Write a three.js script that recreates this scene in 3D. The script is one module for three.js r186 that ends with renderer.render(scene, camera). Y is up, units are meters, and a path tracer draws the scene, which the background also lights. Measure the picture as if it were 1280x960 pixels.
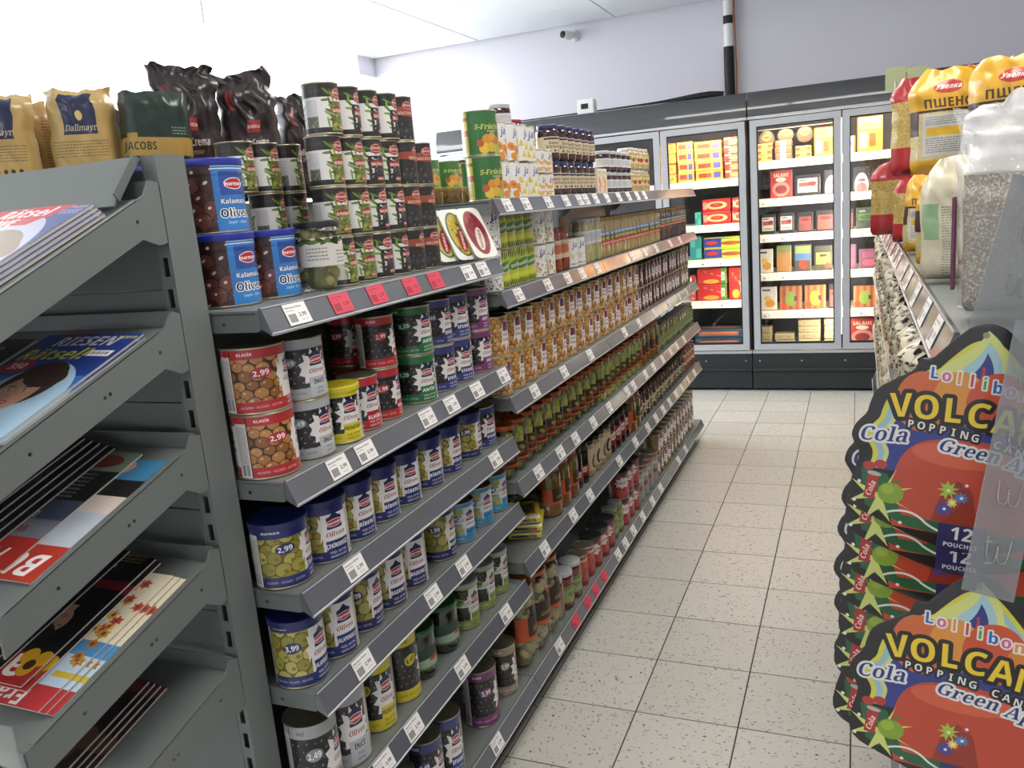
import * as THREE from 'three';
import { mergeGeometries, mergeVertices } from 'three/addons/utils/BufferGeometryUtils.js';
import { RoundedBoxGeometry } from 'three/addons/geometries/RoundedBoxGeometry.js';
import { ImprovedNoise } from 'three/addons/math/ImprovedNoise.js';
import { RectAreaLightUniformsLib } from 'three/addons/lights/RectAreaLightUniformsLib.js';

// ---------------------------------------------------------------- camera, sky, exposure, lights
const scene = new THREE.Scene();
const EYE = new THREE.Vector3(0, 1.509, 0), FOCAL = 1033.94;
const camera = new THREE.PerspectiveCamera(49.805, 4 / 3, 0.05, 60);
camera.position.copy(EYE);
camera.rotation.set(-0.20729, 0.40411, -0.0852, 'YXZ');
camera.updateMatrixWorld();
scene.background = new THREE.Color().setRGB(0.86, 0.93, 1.0);
scene.backgroundIntensity = 5.0;
const renderer = new THREE.WebGLRenderer({ antialias: true });
renderer.toneMapping = THREE.LinearToneMapping;
renderer.toneMappingExposure = 1.2;
renderer.shadowMap.enabled = true;
RectAreaLightUniformsLib.init();
const AISLE_LIGHT = 10, SIDE_LIGHT = 7.5;          // radiance of the ceiling panels over the aisles and by the shop front
const ROOM = { x0: -8.2, x1: 3.2, z0: -7.2, z1: 4.6, h: 3.0 };

// ---------------------------------------------------------------- helpers
let seed = 7;
function rnd() { seed = (seed * 1664525 + 1013904223) >>> 0; return seed / 4294967296; }
const R = (a, b) => a + (b - a) * rnd();
const noise = new ImprovedNoise();
const ORD = ['', 'first', 'second', 'third', 'fourth', 'fifth', 'sixth', 'seventh', 'eighth', 'ninth', 'tenth', 'eleventh', 'twelfth', 'thirteenth', 'fourteenth', 'fifteenth', 'sixteenth', 'seventeenth', 'eighteenth', 'nineteenth', 'twentieth', ...['first', 'second', 'third', 'fourth', 'fifth', 'sixth', 'seventh', 'eighth', 'ninth'].map(w => 'twenty-' + w), 'thirtieth', ...['first', 'second', 'third', 'fourth', 'fifth'].map(w => 'thirty-' + w)];
const used = {};
function numbered(n) { const k = used[n] = (used[n] ?? -1) + 1; return k ? n + '_' + String(k).padStart(3, '0') : n; }
const V = (x, y, z) => new THREE.Vector3(x, y, z);
const rotM = new THREE.Matrix4().extractRotation(camera.matrixWorld).elements;
// z of the point on the line (x, y, *) that the photograph shows in pixel column u
function zAt(u, x, y) {
  const k = (u - 640) / FOCAL, a = [0, 1, 2].map(i => -k * rotM[8 + i] - rotM[i]);
  return -(a[0] * x + a[1] * (y - EYE.y)) / a[2];
}
// the point of a pixel's ray that lies `depth` in front of the lens
function along(u, v, depth) {
  return V((u - 640) / FOCAL, -(v - 480) / FOCAL, -1).applyQuaternion(camera.quaternion).multiplyScalar(depth).add(EYE);
}
function mat(color, o = {}) { return new THREE.MeshStandardMaterial({ color, roughness: 0.6, ...o }); }
function phys(color, o = {}) { return new THREE.MeshPhysicalMaterial({ color, roughness: 0.5, ...o }); }
function mesh(name, geo, m, parent) {
  const o = new THREE.Mesh(geo, m); o.name = name; o.castShadow = o.receiveShadow = true; if (parent) parent.add(o); return o;
}
function tag(o, label, category, group) { o.userData = { label, category }; if (group) o.userData.group = group; return o; }
function struct(name, geo, m) { const o = mesh(name, geo, m, scene); o.userData = { kind: 'structure' }; return o; }
function base(name, x, y, z) { const g = new THREE.Group(); g.name = numbered(name); g.position.set(x, y, z); scene.add(g); return g; }
function box(x0, x1, y0, y1, z0, z1) {
  const g = new THREE.BoxGeometry(x1 - x0, y1 - y0, z1 - z0); g.translate((x0 + x1) / 2, (y0 + y1) / 2, (z0 + z1) / 2); return g;
}
function rbox(x0, x1, y0, y1, z0, z1, r = 0.003, s = 2) {
  const g = new RoundedBoxGeometry(x1 - x0, y1 - y0, z1 - z0, s, r); g.translate((x0 + x1) / 2, (y0 + y1) / 2, (z0 + z1) / 2); return g;
}
function join(...gs) { return mergeGeometries(gs.map(g => { const h = g.index ? g.toNonIndexed() : g; for (const k of Object.keys(h.attributes)) if (!['position', 'normal', 'uv'].includes(k)) h.deleteAttribute(k); return h; })); }
function lathe(pts, seg = 28) { return new THREE.LatheGeometry(pts.map(p => new THREE.Vector2(p[0], p[1])), seg); }
// closed outline [[z, y] ...] extruded from x0 to x1
function prismX(pts, x0, x1, holes = []) {
  const s = new THREE.Shape(pts.map(p => new THREE.Vector2(-p[0], p[1])));
  for (const h of holes) s.holes.push(new THREE.Path(h.map(p => new THREE.Vector2(-p[0], p[1]))));
  const g = new THREE.ExtrudeGeometry(s, { depth: x1 - x0, bevelEnabled: false });
  g.rotateY(Math.PI / 2); g.translate(x0, 0, 0); return g;
}
// closed outline [[x, y] ...] extruded from z0 to z1
function prismZ(pts, z0, z1, holes = []) {
  const s = new THREE.Shape(pts.map(p => new THREE.Vector2(p[0], p[1])));
  for (const h of holes) s.holes.push(new THREE.Path(h.map(p => new THREE.Vector2(p[0], p[1]))));
  const g = new THREE.ExtrudeGeometry(s, { depth: z1 - z0, bevelEnabled: false }); g.translate(0, 0, z0); return g;
}
function tube(points, r, seg = 24, rad = 8) { return new THREE.TubeGeometry(new THREE.CatmullRomCurve3(points), seg, r, rad); }
function canvasTex(w, h, draw) {
  const c = document.createElement('canvas'); c.width = w; c.height = h;
  const x = c.getContext('2d'); x.textBaseline = 'middle'; x.textAlign = 'center'; draw(x, w, h);
  const t = new THREE.CanvasTexture(c); t.colorSpace = THREE.SRGBColorSpace; t.wrapS = t.wrapT = THREE.RepeatWrapping; t.anisotropy = 8; return t;
}
// ---------------------------------------------------------------- the room
const M = {
  wall: mat(0xdedce4, { roughness: 0.85 }), ceil: mat(0xe9edf2, { roughness: 0.8 }), grid: mat(0xaab0b8, { roughness: 0.5 }),
  grout: mat(0x3c3833, { roughness: 0.9 }), alu: mat(0xb9bcc0, { roughness: 0.35, metalness: 0.6 }), white: mat(0xe8e8e6, { roughness: 0.5 }),
  dark: mat(0x14171a, { roughness: 0.5 }), glass: phys(0xffffff, { transmission: 1, thickness: 0, roughness: 0.02, ior: 1.5 }),
  shelf: mat(0x737977, { roughness: 0.42, metalness: 0.15 }),
  rail: phys(0x5d6068, { roughness: 0.3, clearcoat: 1, clearcoatRoughness: 0.12 }), railEdge: mat(0xb4b7bb, { roughness: 0.3 }),
  black: mat(0x0c0d0e, { roughness: 0.6 }),
  clear: phys(0xffffff, { transmission: 1, thickness: 0, roughness: 0.08, ior: 1.45 }),
};
{ // terrazzo tiles: chips of several sizes in a pale cement
  const n = 512;
  const terrazzo = (k) => canvasTex(n, n, (x) => {
    x.fillStyle = ['#bab9b2', '#b6b5ae', '#bdbcb5'][k]; x.fillRect(0, 0, n, n);
    for (let i = 0; i < 5200; i++) { x.fillStyle = ['#adaba2', '#c2c0b8', '#a5a39a', '#cac8c0'][i & 3]; x.globalAlpha = 0.55; x.fillRect(R(0, n), R(0, n), R(1, 3.4), R(1, 3.4)); }
    x.globalAlpha = 1;
    for (let i = 0; i < 310; i++) {
      const big = rnd() < 0.05; x.fillStyle = big ? ['#4d4841', '#5c5850', '#69645b'][i % 3] : ['#8e8b83', '#9c9990', '#827e76', '#a5a197'][i % 4];
      x.beginPath(); const cx = R(0, n), cy = R(0, n), r = big ? R(4.5, 11) : R(2.8, 10), a = R(0, 6);
      for (let j = 0; j < 6; j++) x.lineTo(cx + Math.cos(a + j * 1.05) * r * R(0.6, 1.2), cy + Math.sin(a + j * 1.05) * r * R(0.4, 0.9)); x.fill();
    }
  });
  const T = 0.3, X0 = -0.6136, Z0 = -6.068, gap = 0.0022;
  const mats = [0, 1, 2].map(k => mat(0xffffff, { map: terrazzo(k), roughness: 0.34 }));
  const floor = struct('floor', box(ROOM.x0, ROOM.x1, -0.12, -0.003, ROOM.z0, ROOM.z1), M.grout);
  const g = box(-T / 2 + gap, T / 2 - gap, -0.012, 0, -T / 2 + gap, T / 2 - gap);
  const gv = [0, 1, 2, 3].map(k => { const c = g.clone(), u = c.attributes.uv; for (let i = 0; i < u.count; i++) { let a = u.getX(i), b = u.getY(i); for (let q = 0; q < k; q++) [a, b] = [1 - b, a]; u.setXY(i, a, b); } return c; });
  for (let i = -3; i < 4; i++) for (let j = -1; j < 20; j++) {
    const t = mesh('tile', gv[Math.floor(rnd() * 4)], mats[Math.floor(rnd() * 3)], floor);
    t.position.set(X0 + T * (i + 0.5), R(-0.0004, 0), Z0 + T * (j + 0.5));
  }
  const far = terrazzo(0); // the floor under the shelving and in the other aisles
  const pieces = []; const xa = X0 - 3 * T, xb = X0 + 4 * T, za = Z0 - T, zb = Z0 + 19 * T;
  for (const [a, b, c, d] of [[ROOM.x0, xa, ROOM.z0, ROOM.z1], [xb, ROOM.x1, ROOM.z0, ROOM.z1], [xa, xb, ROOM.z0, za], [xa, xb, zb, ROOM.z1]]) {
    const p = box(a, b, -0.012, -0.0003, c, d), u = p.attributes.uv, q = p.attributes.position; for (let i = 0; i < u.count; i++) u.setXY(i, q.getX(i) / T, q.getZ(i) / T); pieces.push(p);
  }
  mesh('floor_surround', join(...pieces), mat(0xffffff, { map: far, roughness: 0.34 }), floor);
}
{ // walls; the shop front on the left is glazed
  const w = 0.12, H = ROOM.h + 0.25;
  struct('wall_back', box(-4.5, ROOM.x1 + w, 0, H, ROOM.z0 - w, ROOM.z0), M.wall);
  struct('wall_right', box(ROOM.x1, ROOM.x1 + w, 0, H, ROOM.z0, ROOM.z1 + w), M.wall);
  struct('wall_front', box(ROOM.x0 - w, ROOM.x1, 0, H, ROOM.z1, ROOM.z1 + w), M.wall);
  struct('wall_left', join(box(ROOM.x0 - w, ROOM.x0, 0, 0.35, ROOM.z0, ROOM.z1), box(ROOM.x0 - w, ROOM.x0, 2.85, H, ROOM.z0, ROOM.z1), box(ROOM.x0 - w, ROOM.x0, 0.35, 2.85, -0.2, ROOM.z1)), M.wall);
  struct('wall_shopfront', join(box(ROOM.x0 - w, -4.5, 0, 0.35, ROOM.z0 - w, ROOM.z0), box(ROOM.x0 - w, -4.5, 2.92, H, ROOM.z0 - w, ROOM.z0)), M.wall);
  const win = (name, x0, x1, z0, z1, y0, y1, n) => {
    const alongX = x1 - x0 > z1 - z0, f = 0.05, o = struct(name, join(box(x0, x1, y0, y0 + f, z0, z1), box(x0, x1, y1 - f, y1, z0, z1)), M.white);
    for (let i = 0; i <= n; i++) {
      const s = i / n; mesh('mullion', alongX ? box(x0 + (x1 - x0 - 0.03) * s, x0 + (x1 - x0 - 0.03) * s + 0.03, y0 + f, y1 - f, z0, z1) : box(x0, x1, y0 + f, y1 - f, z0 + (z1 - z0 - 0.03) * s, z0 + (z1 - z0 - 0.03) * s + 0.03), M.white, o);
      if (i < n) mesh('pane', alongX ? box(x0 + (x1 - x0) * s + 0.03, x0 + (x1 - x0) * (s + 1 / n) - 0.03, y0 + f, y1 - f, z0 + 0.02, z0 + 0.026) : box(x0 + 0.02, x0 + 0.026, y0 + f, y1 - f, z0 + (z1 - z0) * s + 0.03, z0 + (z1 - z0) * (s + 1 / n) - 0.03), M.glass, o);
    }
  };
  win('window_1', ROOM.x0, -4.5, ROOM.z0 - 0.06, ROOM.z0, 0.35, 2.92, 3);
  win('window_2', ROOM.x0 - 0.06, ROOM.x0, ROOM.z0, -0.2, 0.35, 2.85, 5);
}
const LIT = [];
{ // suspended ceiling: panels in a thin grid; long panels, a row of them glowing
  const c = struct('ceiling', box(ROOM.x0 - 0.12, ROOM.x1 + 0.12, ROOM.h + 0.03, ROOM.h + 0.2, ROOM.z0 - 0.12, ROOM.z1 + 0.12), M.ceil);
  const W = 0.625, L = 1.25;
  const g = rbox(-L / 2 + 0.006, L / 2 - 0.006, -0.004, 0.03, -W / 2 + 0.006, W / 2 - 0.006, 0.003, 1);
  const lamp = mat(0xffffff, { emissive: 0xffffff, emissiveIntensity: 4 });
  const lights = new Map([...[[-2.45, 2.4], [-0.05, 2.4], [-0.05, -1.35], [-0.05, -3.85], [-1.235, -3.85]].map(p => [p, 0])]);
  const isLamp = (x, z) => { for (const [p] of lights) if (Math.abs(p[0] - x) < L / 2 && Math.abs(p[1] - z) < W / 2) return true; return x < -4.4 && z < -1.5 && z > -6.3; };
  for (let x = ROOM.x1 - L / 2 - 0.06; x > ROOM.x0 + 0.3; x -= L) for (let z = ROOM.z0 + W / 2 + 0.02; z < ROOM.z1 - W / 2; z += W) {
    if (isLamp(x, z)) LIT.push([x, z]);
    else mesh('ceiling_panel', g, M.ceil, c).position.set(x, ROOM.h, z);
  }
  const bars = [];
  for (let z = ROOM.z0 + 0.02; z < ROOM.z1; z += W) bars.push(box(ROOM.x0, ROOM.x1, ROOM.h + 0.001, ROOM.h + 0.03, z - 0.007, z + 0.007));
  for (let x = ROOM.x1 - 0.06; x > ROOM.x0; x -= L) bars.push(box(x - 0.007, x + 0.007, ROOM.h + 0.001, ROOM.h + 0.03, ROOM.z0, ROOM.z1));
  mesh('ceiling_grid', join(...bars), M.grid, c);
  for (const [x, z] of LIT) {
    const side = x < -4.4, p = base('ceiling_light', x, ROOM.h, z);
    tag(p, side ? 'glowing ceiling panel, ' + ORD[Math.round((z - ROOM.z0) / W + 0.5)] + ' row from the back wall, ' + (x < -7 ? 'beside the side windows' : x < -5.7 ? 'in the middle column' : 'in the column toward the shelving') : 'long white ceiling panel light, ' + (z > 0 ? (x < -1 ? 'toward the coffee aisle at the shop entrance' : 'over the aisle entrance') : z > -2 ? 'over the candy bags' : x < -1 ? 'over the shelving run' : 'over the aisle before the refrigerators'), 'ceiling light', side ? 'panel lights near the shop front' : 'panel lights above the aisles');
    mesh('light_diffuser', box(-L / 2 + 0.02, L / 2 - 0.02, -0.001, 0.012, -W / 2 + 0.02, W / 2 - 0.02), lamp, p);
    mesh('light_frame', join(box(-L / 2 + 0.006, L / 2 - 0.006, 0.0125, 0.029, -W / 2 + 0.006, W / 2 - 0.006)), M.white, p);
    const a = new THREE.RectAreaLight(0xfff6ea, side ? SIDE_LIGHT : AISLE_LIGHT, L - 0.05, W - 0.05);
    if (side) a.color.set(0xf4f8ff);
    a.position.set(0, -0.006, 0); a.lookAt(a.position.clone().add(V(0, -1, 0))); p.add(a);
  }
  struct('trim_1', box(-4.5, -4.2, 2.83, ROOM.h - 0.005, ROOM.z0 + 0.002, ROOM.z0 + 0.3), M.wall); // boxed-in duct at the end of the wall
}
// ---------------------------------------------------------------- shelving
const priceTex = (red) => canvasTex(160, 116, (x, w, h) => {
  x.fillStyle = red ? '#d8455c' : '#eceae8'; x.fillRect(0, 0, w, h); x.fillStyle = red ? '#7c1f30' : '#33343a';
  x.textAlign = 'left'; x.font = 'bold 15px sans-serif'; x.fillText(red ? 'Kichererbsen' : 'Marmara Oliven', 10, 20); x.font = '11px sans-serif'; x.fillText('Dose 850 g', 10, 38);
  for (let i = 0; i < 16; i++) { x.fillRect(12 + i * 3.4, 56, 1 + (i * 7 % 3), 46); }
  x.font = 'bold 28px sans-serif'; x.fillText('2,99', 86, 66); x.font = '9px sans-serif'; x.fillText('1 kg = 3,52', 92, 96);
});
M.label = [mat(0xffffff, { map: priceTex(false), roughness: 0.35 }), mat(0xffffff, { map: priceTex(true), roughness: 0.35 })];
const LEAN = Math.atan2(0.018, 0.042);
const labelGeo = new THREE.BoxGeometry(0.0008, 0.0385, 0.062); labelGeo.rotateZ(LEAN);
// one bay; inside the group x points into the aisle, z along it
function bay(name, label, spine, zMid, len, D, turned, shelves, o = {}) {
  const g = base(name, spine, 0, zMid); if (turned) g.rotation.y = Math.PI;
  tag(g, label, 'shelving', o.group);
  const h = len / 2, top = o.top ?? 1.62, e = 0.0015;
  const ends = o.lastPost ? [-1, 1] : [1];
  for (const s of ends) mesh('post', rbox(-0.03, 0.03, 0, top, s * (h - 0.0155) - 0.014, s * (h - 0.0155) + 0.014, 0.002, 1), M.shelf, g);
  for (let y = 0.14; y < top - 0.21; y += 0.24) mesh('back_panel', box(-0.004, 0.012, y, y + 0.237, -h + 0.031, h - 0.031), M.shelf, g);
  mesh('plinth', box(0.04, D - 0.05, 0.0, 0.088, -h + e, h - e), M.black, g);
  shelves.forEach(([y, labels, depth], i) => {
    const d = depth ?? D, isBase = i === shelves.length - 1;
    const t = mesh('shelf', join(box(0.0305, d - 0.024, y - 0.0045, y, -h + e, h - e), box(d - 0.03, d - 0.024, y - 0.034, y - 0.0045, -h + e, h - e), box(0.031, d - 0.03, y - 0.03, y - 0.0045, -0.02, 0.02)), M.shelf, g);
    const hole = []; for (let k = 0; k < 10; k++) hole.push([d - 0.1 + Math.cos(-k * 0.628) * 0.0035, y - 0.022 + Math.sin(-k * 0.628) * 0.0035]);
    const prof = isBase ? [[0.03, y - 0.04], [d - 0.031, y - 0.04], [d - 0.031, y - 0.006], [0.03, y - 0.006]] : [[0.03, y - 0.085], [0.06, y - 0.085], [0.12, y - 0.036], [d - 0.031, y - 0.036], [d - 0.031, y - 0.006], [0.03, y - 0.006]];
    for (const s of [-1, 1]) mesh('bracket', prismZ(prof, s * (h - 0.005) - 0.0016, s * (h - 0.005) + 0.0016, [hole]), M.shelf, t);
    mesh('price_rail', prismZ([[d - 0.0235, y + 0.003], [d - 0.0185, y + 0.004], [d - 0.0005, y - 0.038], [d - 0.004, y - 0.041], [d - 0.0235, y - 0.03]], -h + e, h - e), M.rail, t);
    mesh('rail_edge', join(prismZ([[d - 0.0004, y - 0.0375], [d + 0.0014, y - 0.0385], [d + 0.0005, y - 0.0425], [d - 0.004, y - 0.0415]], -h + e, h - e), prismZ([[d - 0.0184, y + 0.004], [d - 0.0166, y + 0.0048], [d - 0.0162, y + 0.0022], [d - 0.0176, y + 0.002]], -h + e, h - e)), M.railEdge, t);
    for (const [z, red] of labels) {
      const zz = turned ? -(z - zMid) : z - zMid; if (Math.abs(zz) > h - 0.028) continue;
      mesh('price_label', labelGeo, M.label[red ? 1 : 0], t).position.set(d - 0.0095 + 0.0012, y - 0.017 + 0.0006, zz);
    }
  });
  return g;
}
const SP = -1.43, DEP = 0.55, ZA = [-1.085, -2.075, -3.06, -4.055, -5.05];
const SA = [1.382, 1.086, 0.879, 0.683, 0.443, 0.13], SB = [1.538, 1.287, 0.99, 0.742, 0.494, 0.13];
const LA = [[[372], [427, 1], [472, 1], [515, 1], [545, 1], [586], [604], [622]], [[424], [458], [535], [565], [597], [630]], [[445], [620]], [[455], [542], [580]], [[481], [518], [578.5], [633]], [[560], [622]]];
const LB = [[[635], [658], [686], [708], [725], [733], [745], [759], [774], [786], [797], [806]], [[649], [685.5], [710], [728], [747], [790], [806], [820], [838], [850]], [[669], [705.5], [738], [781], [799], [818], [836], [849], [858]],
  [[674], [701], [720], [742], [762], [784], [792], [807], [817], [828], [838], [846], [855]], [[681.6], [717], [738], [774.6], [794.5], [810], [820], [829], [837], [845], [852], [860], [868]],
  [[700], [720, 1], [735, 1], [745, 1], [755.6, 1], [773], [782], [792], [803.4], [815.6], [826], [837], [848], [857]]];
const toZ = (rows, ys) => rows.map((r, i) => [ys[i], r.map(([u, red]) => [zAt(u, -0.888, ys[i] - 0.018), red])]);
const rowsA = toZ(LA, SA), rowsB = toZ(LB, SB);
bay('shelving_bay', 'grey shelving bay holding the olive tins, next to the magazine rack', SP, (ZA[0] + ZA[1]) / 2, ZA[0] - ZA[1], DEP, false, rowsA, { group: 'bays of the long shelving run' });
for (let i = 1; i < 4; i++) bay('shelving_bay', ['', 'grey shelving bay of white and green tins over chickpea tins, touching the olive bay', 'grey shelving bay of cherry jars above chickpea and kidney bean tins', 'grey shelving bay ending the run before the refrigerated cabinets'][i], SP, (ZA[i] + ZA[i + 1]) / 2, ZA[i] - ZA[i + 1], DEP, false, rowsB, { group: 'bays of the long shelving run', lastPost: i === 3 });
// the far side of the same run carries coffee on its top shelf
bay('shelving_bay', 'rear side of the shelving run carrying coffee bags on its top shelf', SP - 0.062, (ZA[0] + ZA[1]) / 2, ZA[0] - ZA[1], DEP, true, [[1.585, []], [0.13, []]], { top: 1.58 });
// shelving on the other side of the aisle
const XR = 0.08, SPR = XR + DEP, ZR = [-1.0, -2.0, -3.0, -4.0, -5.0], SR = [1.335, 1.03, 0.74, 0.44, 0.13];
for (let i = 0; i < 4; i++) {
  const labs = SR.map((y, k) => [y, k ? [] : [0.13, 0.3, 0.5, 0.72, 0.88].map(f => [ZR[i] - f, 0])]);
  bay('shelving_bay', ['grey shelving bay of grain bags right behind the hanging candy strip', 'grey shelving bay of yellow millet bags across the aisle from the tins', 'grey shelving bay of red-topped grain bags across the aisle', 'grey shelving bay closest to the refrigerators on the grain side'][i], SPR, (ZR[i] + ZR[i + 1]) / 2, 1.0, DEP, true, labs, { group: 'bays of the grain shelving', lastPost: i === 3, top: i ? 1.4 : 1.4 });
}

// ---------------------------------------------------------------- magazine rack on the head of the run
const MAG = { x0: -1.9, x1: -1.0, z: -1.018 };
{
  const g = base('magazine_rack', (MAG.x0 + MAG.x1) / 2, 0, MAG.z - 0.03); tag(g, 'grey slotted-post magazine rack with sloping shelves at the head of the shelving', 'magazine rack');
  const cx = g.position.x, cz = g.position.z, HT = 1.638, fz = MAG.z - cz;
  for (const px of [MAG.x1, MAG.x0 + 0.03]) {
    const X1 = px - cx, X0 = X1 - 0.03, holes = [];
    for (let y = 0.1; y < HT - 0.06; y += 0.05) holes.push([[X0 + 0.010, y], [X0 + 0.010, y + 0.03], [X0 + 0.021, y + 0.03], [X0 + 0.021, y]]);
    const p = mesh('post', join(box(X1 - 0.003, X1, 0, HT, fz - 0.062, fz), box(X0, X0 + 0.003, 0, HT, fz - 0.062, fz), prismZ([[X0 + 0.003, 0], [X1 - 0.003, 0], [X1 - 0.003, HT], [X0 + 0.003, HT]], fz - 0.004, fz - 0.001, holes), box(X0 + 0.003, X1 - 0.003, HT - 0.003, HT, fz - 0.062, fz - 0.004), box(X0 + 0.003, X1 - 0.003, 0, HT - 0.003, fz - 0.062, fz - 0.06)), M.shelf, g);
    mesh('foot', rbox(X0, X1, 0.0005, 0.05, fz + 0.0005, fz + 0.4, 0.004, 1), M.shelf, g); void p;
  }
  for (let y = 0.1; y < HT - 0.2; y += 0.19) mesh('back_panel', box(MAG.x0 - cx + 0.031, MAG.x1 - cx - 0.031, y, y + 0.188, fz - 0.03, fz - 0.014), M.shelf, g);
  // sloping shelves: y at the post, fall over 0.35 m
  const rows = [[1.560, 0.138, 1], [1.359, 0.113, 0], [1.158, 0.1, 1], [0.958, 0.088, 1], [0.753, 0.08, 0]];
  MAG.rows = rows;
  rows.forEach(([y, fall], i) => {
    const L = 0.39, x0 = MAG.x0 - cx, x1 = MAG.x1 - cx, yy = (z) => y - fall * (z - 0.04) / 0.31;   // z measured from the post face
    const t = mesh('shelf', join(prismX([[fz + 0.012, yy(0.012) + 0.0015], [fz + L, yy(L) + 0.0015], [fz + L, yy(L) - 0.0025], [fz + 0.012, yy(0.012) - 0.0025]], x0 + 0.0045, x1 - 0.0045),
      prismX([[fz + L - 0.002, yy(L) + 0.0015], [fz + L + 0.001, yy(L) + 0.008], [fz + L + 0.004, yy(L) + 0.008], [fz + L + 0.002, yy(L) - 0.02], [fz + L - 0.002, yy(L) - 0.02]], x0 + 0.0045, x1 - 0.0045),
      box(x0 + 0.0045, x1 - 0.0045, yy(0.02) + 0.0, yy(0.02) + 0.03, fz + 0.009, fz + 0.012)), M.shelf, g);
    for (const bx of [x0, x1 - 0.004]) {
      const hh = [[0.055, 0.03], [0.16, 0.033], [0.17, 0.033], [0.3, 0.03]].map(([z, dy]) => { const p = []; for (let k = 0; k < 8; k++) p.push([fz + z + Math.cos(k * 0.785) * 0.0032, yy(z) + 0.014 - dy + Math.sin(k * 0.785) * 0.0032]); return p; });
      mesh('bracket', prismX([[fz + 0.002, yy(0.0) - 0.075], [fz + 0.018, yy(0) - 0.078], [fz + 0.05, yy(0.05) - 0.045], [fz + L, yy(L) - 0.042], [fz + L, yy(L) + 0.012], [fz + 0.035, yy(0.035) + 0.014], [fz + 0.02, yy(0.02) + 0.03], [fz + 0.002, yy(0) + 0.018]], bx, bx + 0.004, i === 0 ? hh.slice(0, 1) : hh), M.shelf, t);
      mesh('bracket_lip', prismX([[fz + 0.05, yy(0.05) + 0.014], [fz + L - 0.01, yy(L - 0.01) + 0.012], [fz + L - 0.01, yy(L - 0.01) + 0.0105], [fz + 0.05, yy(0.05) + 0.0125]], bx === x0 ? bx : bx - 0.006, bx === x0 ? bx + 0.01 : bx + 0.004), M.shelf, t);
      mesh('bracket_hook', join(box(bx - 0.012, bx, yy(0) + 0.0, yy(0) + 0.018, fz - 0.01, fz + 0.004), box(bx - 0.012, bx, yy(0) - 0.06, yy(0) - 0.045, fz - 0.01, fz + 0.004)), M.shelf, t);
    }
    if (i > 1) { // clear plastic stop along the front edge
      mesh('clear_stop', join(box(x0 + 0.01, x1 - 0.01, yy(L) - 0.015, yy(L) + 0.05, fz + L + 0.0045, fz + L + 0.0065)), M.clear, t);
    }
  });
  // tilted header panel above the top shelf, with its folded ends
  const head = mesh('header_panel', prismX([[fz - 0.005, 1.634], [fz + 0.003, 1.638], [fz + 0.064, 1.564], [fz + 0.061, 1.562]].map(p => p), MAG.x0 - cx + 0.004, MAG.x1 - cx - 0.034), M.shelf, g);
  mesh('header_end', prismX([[fz + 0.0, 1.634], [fz + 0.013, 1.64], [fz + 0.062, 1.582], [fz + 0.052, 1.57], [fz + 0.046, 1.578]], MAG.x1 - cx - 0.034, MAG.x1 - cx - 0.031), M.shelf, head);
}
// ---------------------------------------------------------------- printed labels
function blobs(x, x0, y0, w, h, r, cols, o = {}) {     // printed fruit: packed rounds in a few flat inks
  x.save(); x.beginPath(); x.rect(x0, y0, w, h); x.clip(); if (o.bg) { x.fillStyle = o.bg; x.fillRect(x0, y0, w, h); }
  let row = 0; for (let y = y0; y < y0 + h + r; y += r * 1.45, row++) for (let a = x0 - (row & 1 ? r : 0); a < x0 + w + r; a += r * 1.9) {
    const cx = a + R(-0.25, 0.25) * r, cy = y + R(-0.25, 0.25) * r, rr = r * R(0.88, 1.08), c = cols[Math.floor(rnd() * cols.length)], e = o.flat ?? 0.9, t = R(-0.5, 0.5);
    x.fillStyle = o.edge ?? '#120e0c'; x.beginPath(); x.ellipse(cx, cy, rr * 1.06, rr * e * 1.06, t, 0, 7); x.fill();
    x.fillStyle = c; x.beginPath(); x.ellipse(cx, cy, rr * 0.95, rr * e * 0.95, t, 0, 7); x.fill();
    if (o.spot) { x.fillStyle = o.spot; x.beginPath(); x.ellipse(cx - rr * 0.28, cy - rr * 0.3, rr * R(0.12, 0.36), rr * R(0.1, 0.22), -0.6, 0, 7); x.fill(); }
    if (o.pit) { x.fillStyle = o.pit; x.beginPath(); x.ellipse(cx + rr * 0.3, cy + rr * 0.15, rr * 0.3, rr * 0.24, 0, 0, 7); x.fill(); }
  }
  x.restore();
}
function word(x, s, cx, cy, px, col, o = {}) {
  x.save(); x.translate(cx, cy); x.rotate(o.rot ?? 0); x.font = (o.style ?? 'bold') + ' ' + px + 'px ' + (o.font ?? 'sans-serif'); x.textAlign = o.align ?? 'center'; x.lineJoin = 'round';
  const f = o.fit ? Math.min(1, o.fit / x.measureText(s).width) : 1; x.scale(f * (o.sx ?? 1), 1);
  if (o.line) { x.lineWidth = o.lw ?? px * 0.22; x.strokeStyle = o.line; x.strokeText(s, 0, 0); } x.fillStyle = col; x.fillText(s, 0, 0); x.restore();
}
function fine(x, x0, y0, w, h, col, step = 5) { x.fillStyle = col; for (let y = y0; y < y0 + h; y += step) for (let a = x0; a < x0 + w;) { const l = R(3, 12); x.fillRect(a, y, Math.min(l, x0 + w - a), step * 0.42); a += l + 2.5; } }
function bars(x, x0, y0, w, h, col = '#111') { x.fillStyle = '#fff'; x.fillRect(x0, y0, w, h); x.fillStyle = col; for (let a = x0 + 3; a < x0 + w - 3; a += R(2, 4.5)) x.fillRect(a, y0 + 2, R(0.8, 2.2), h - 5); }
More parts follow.
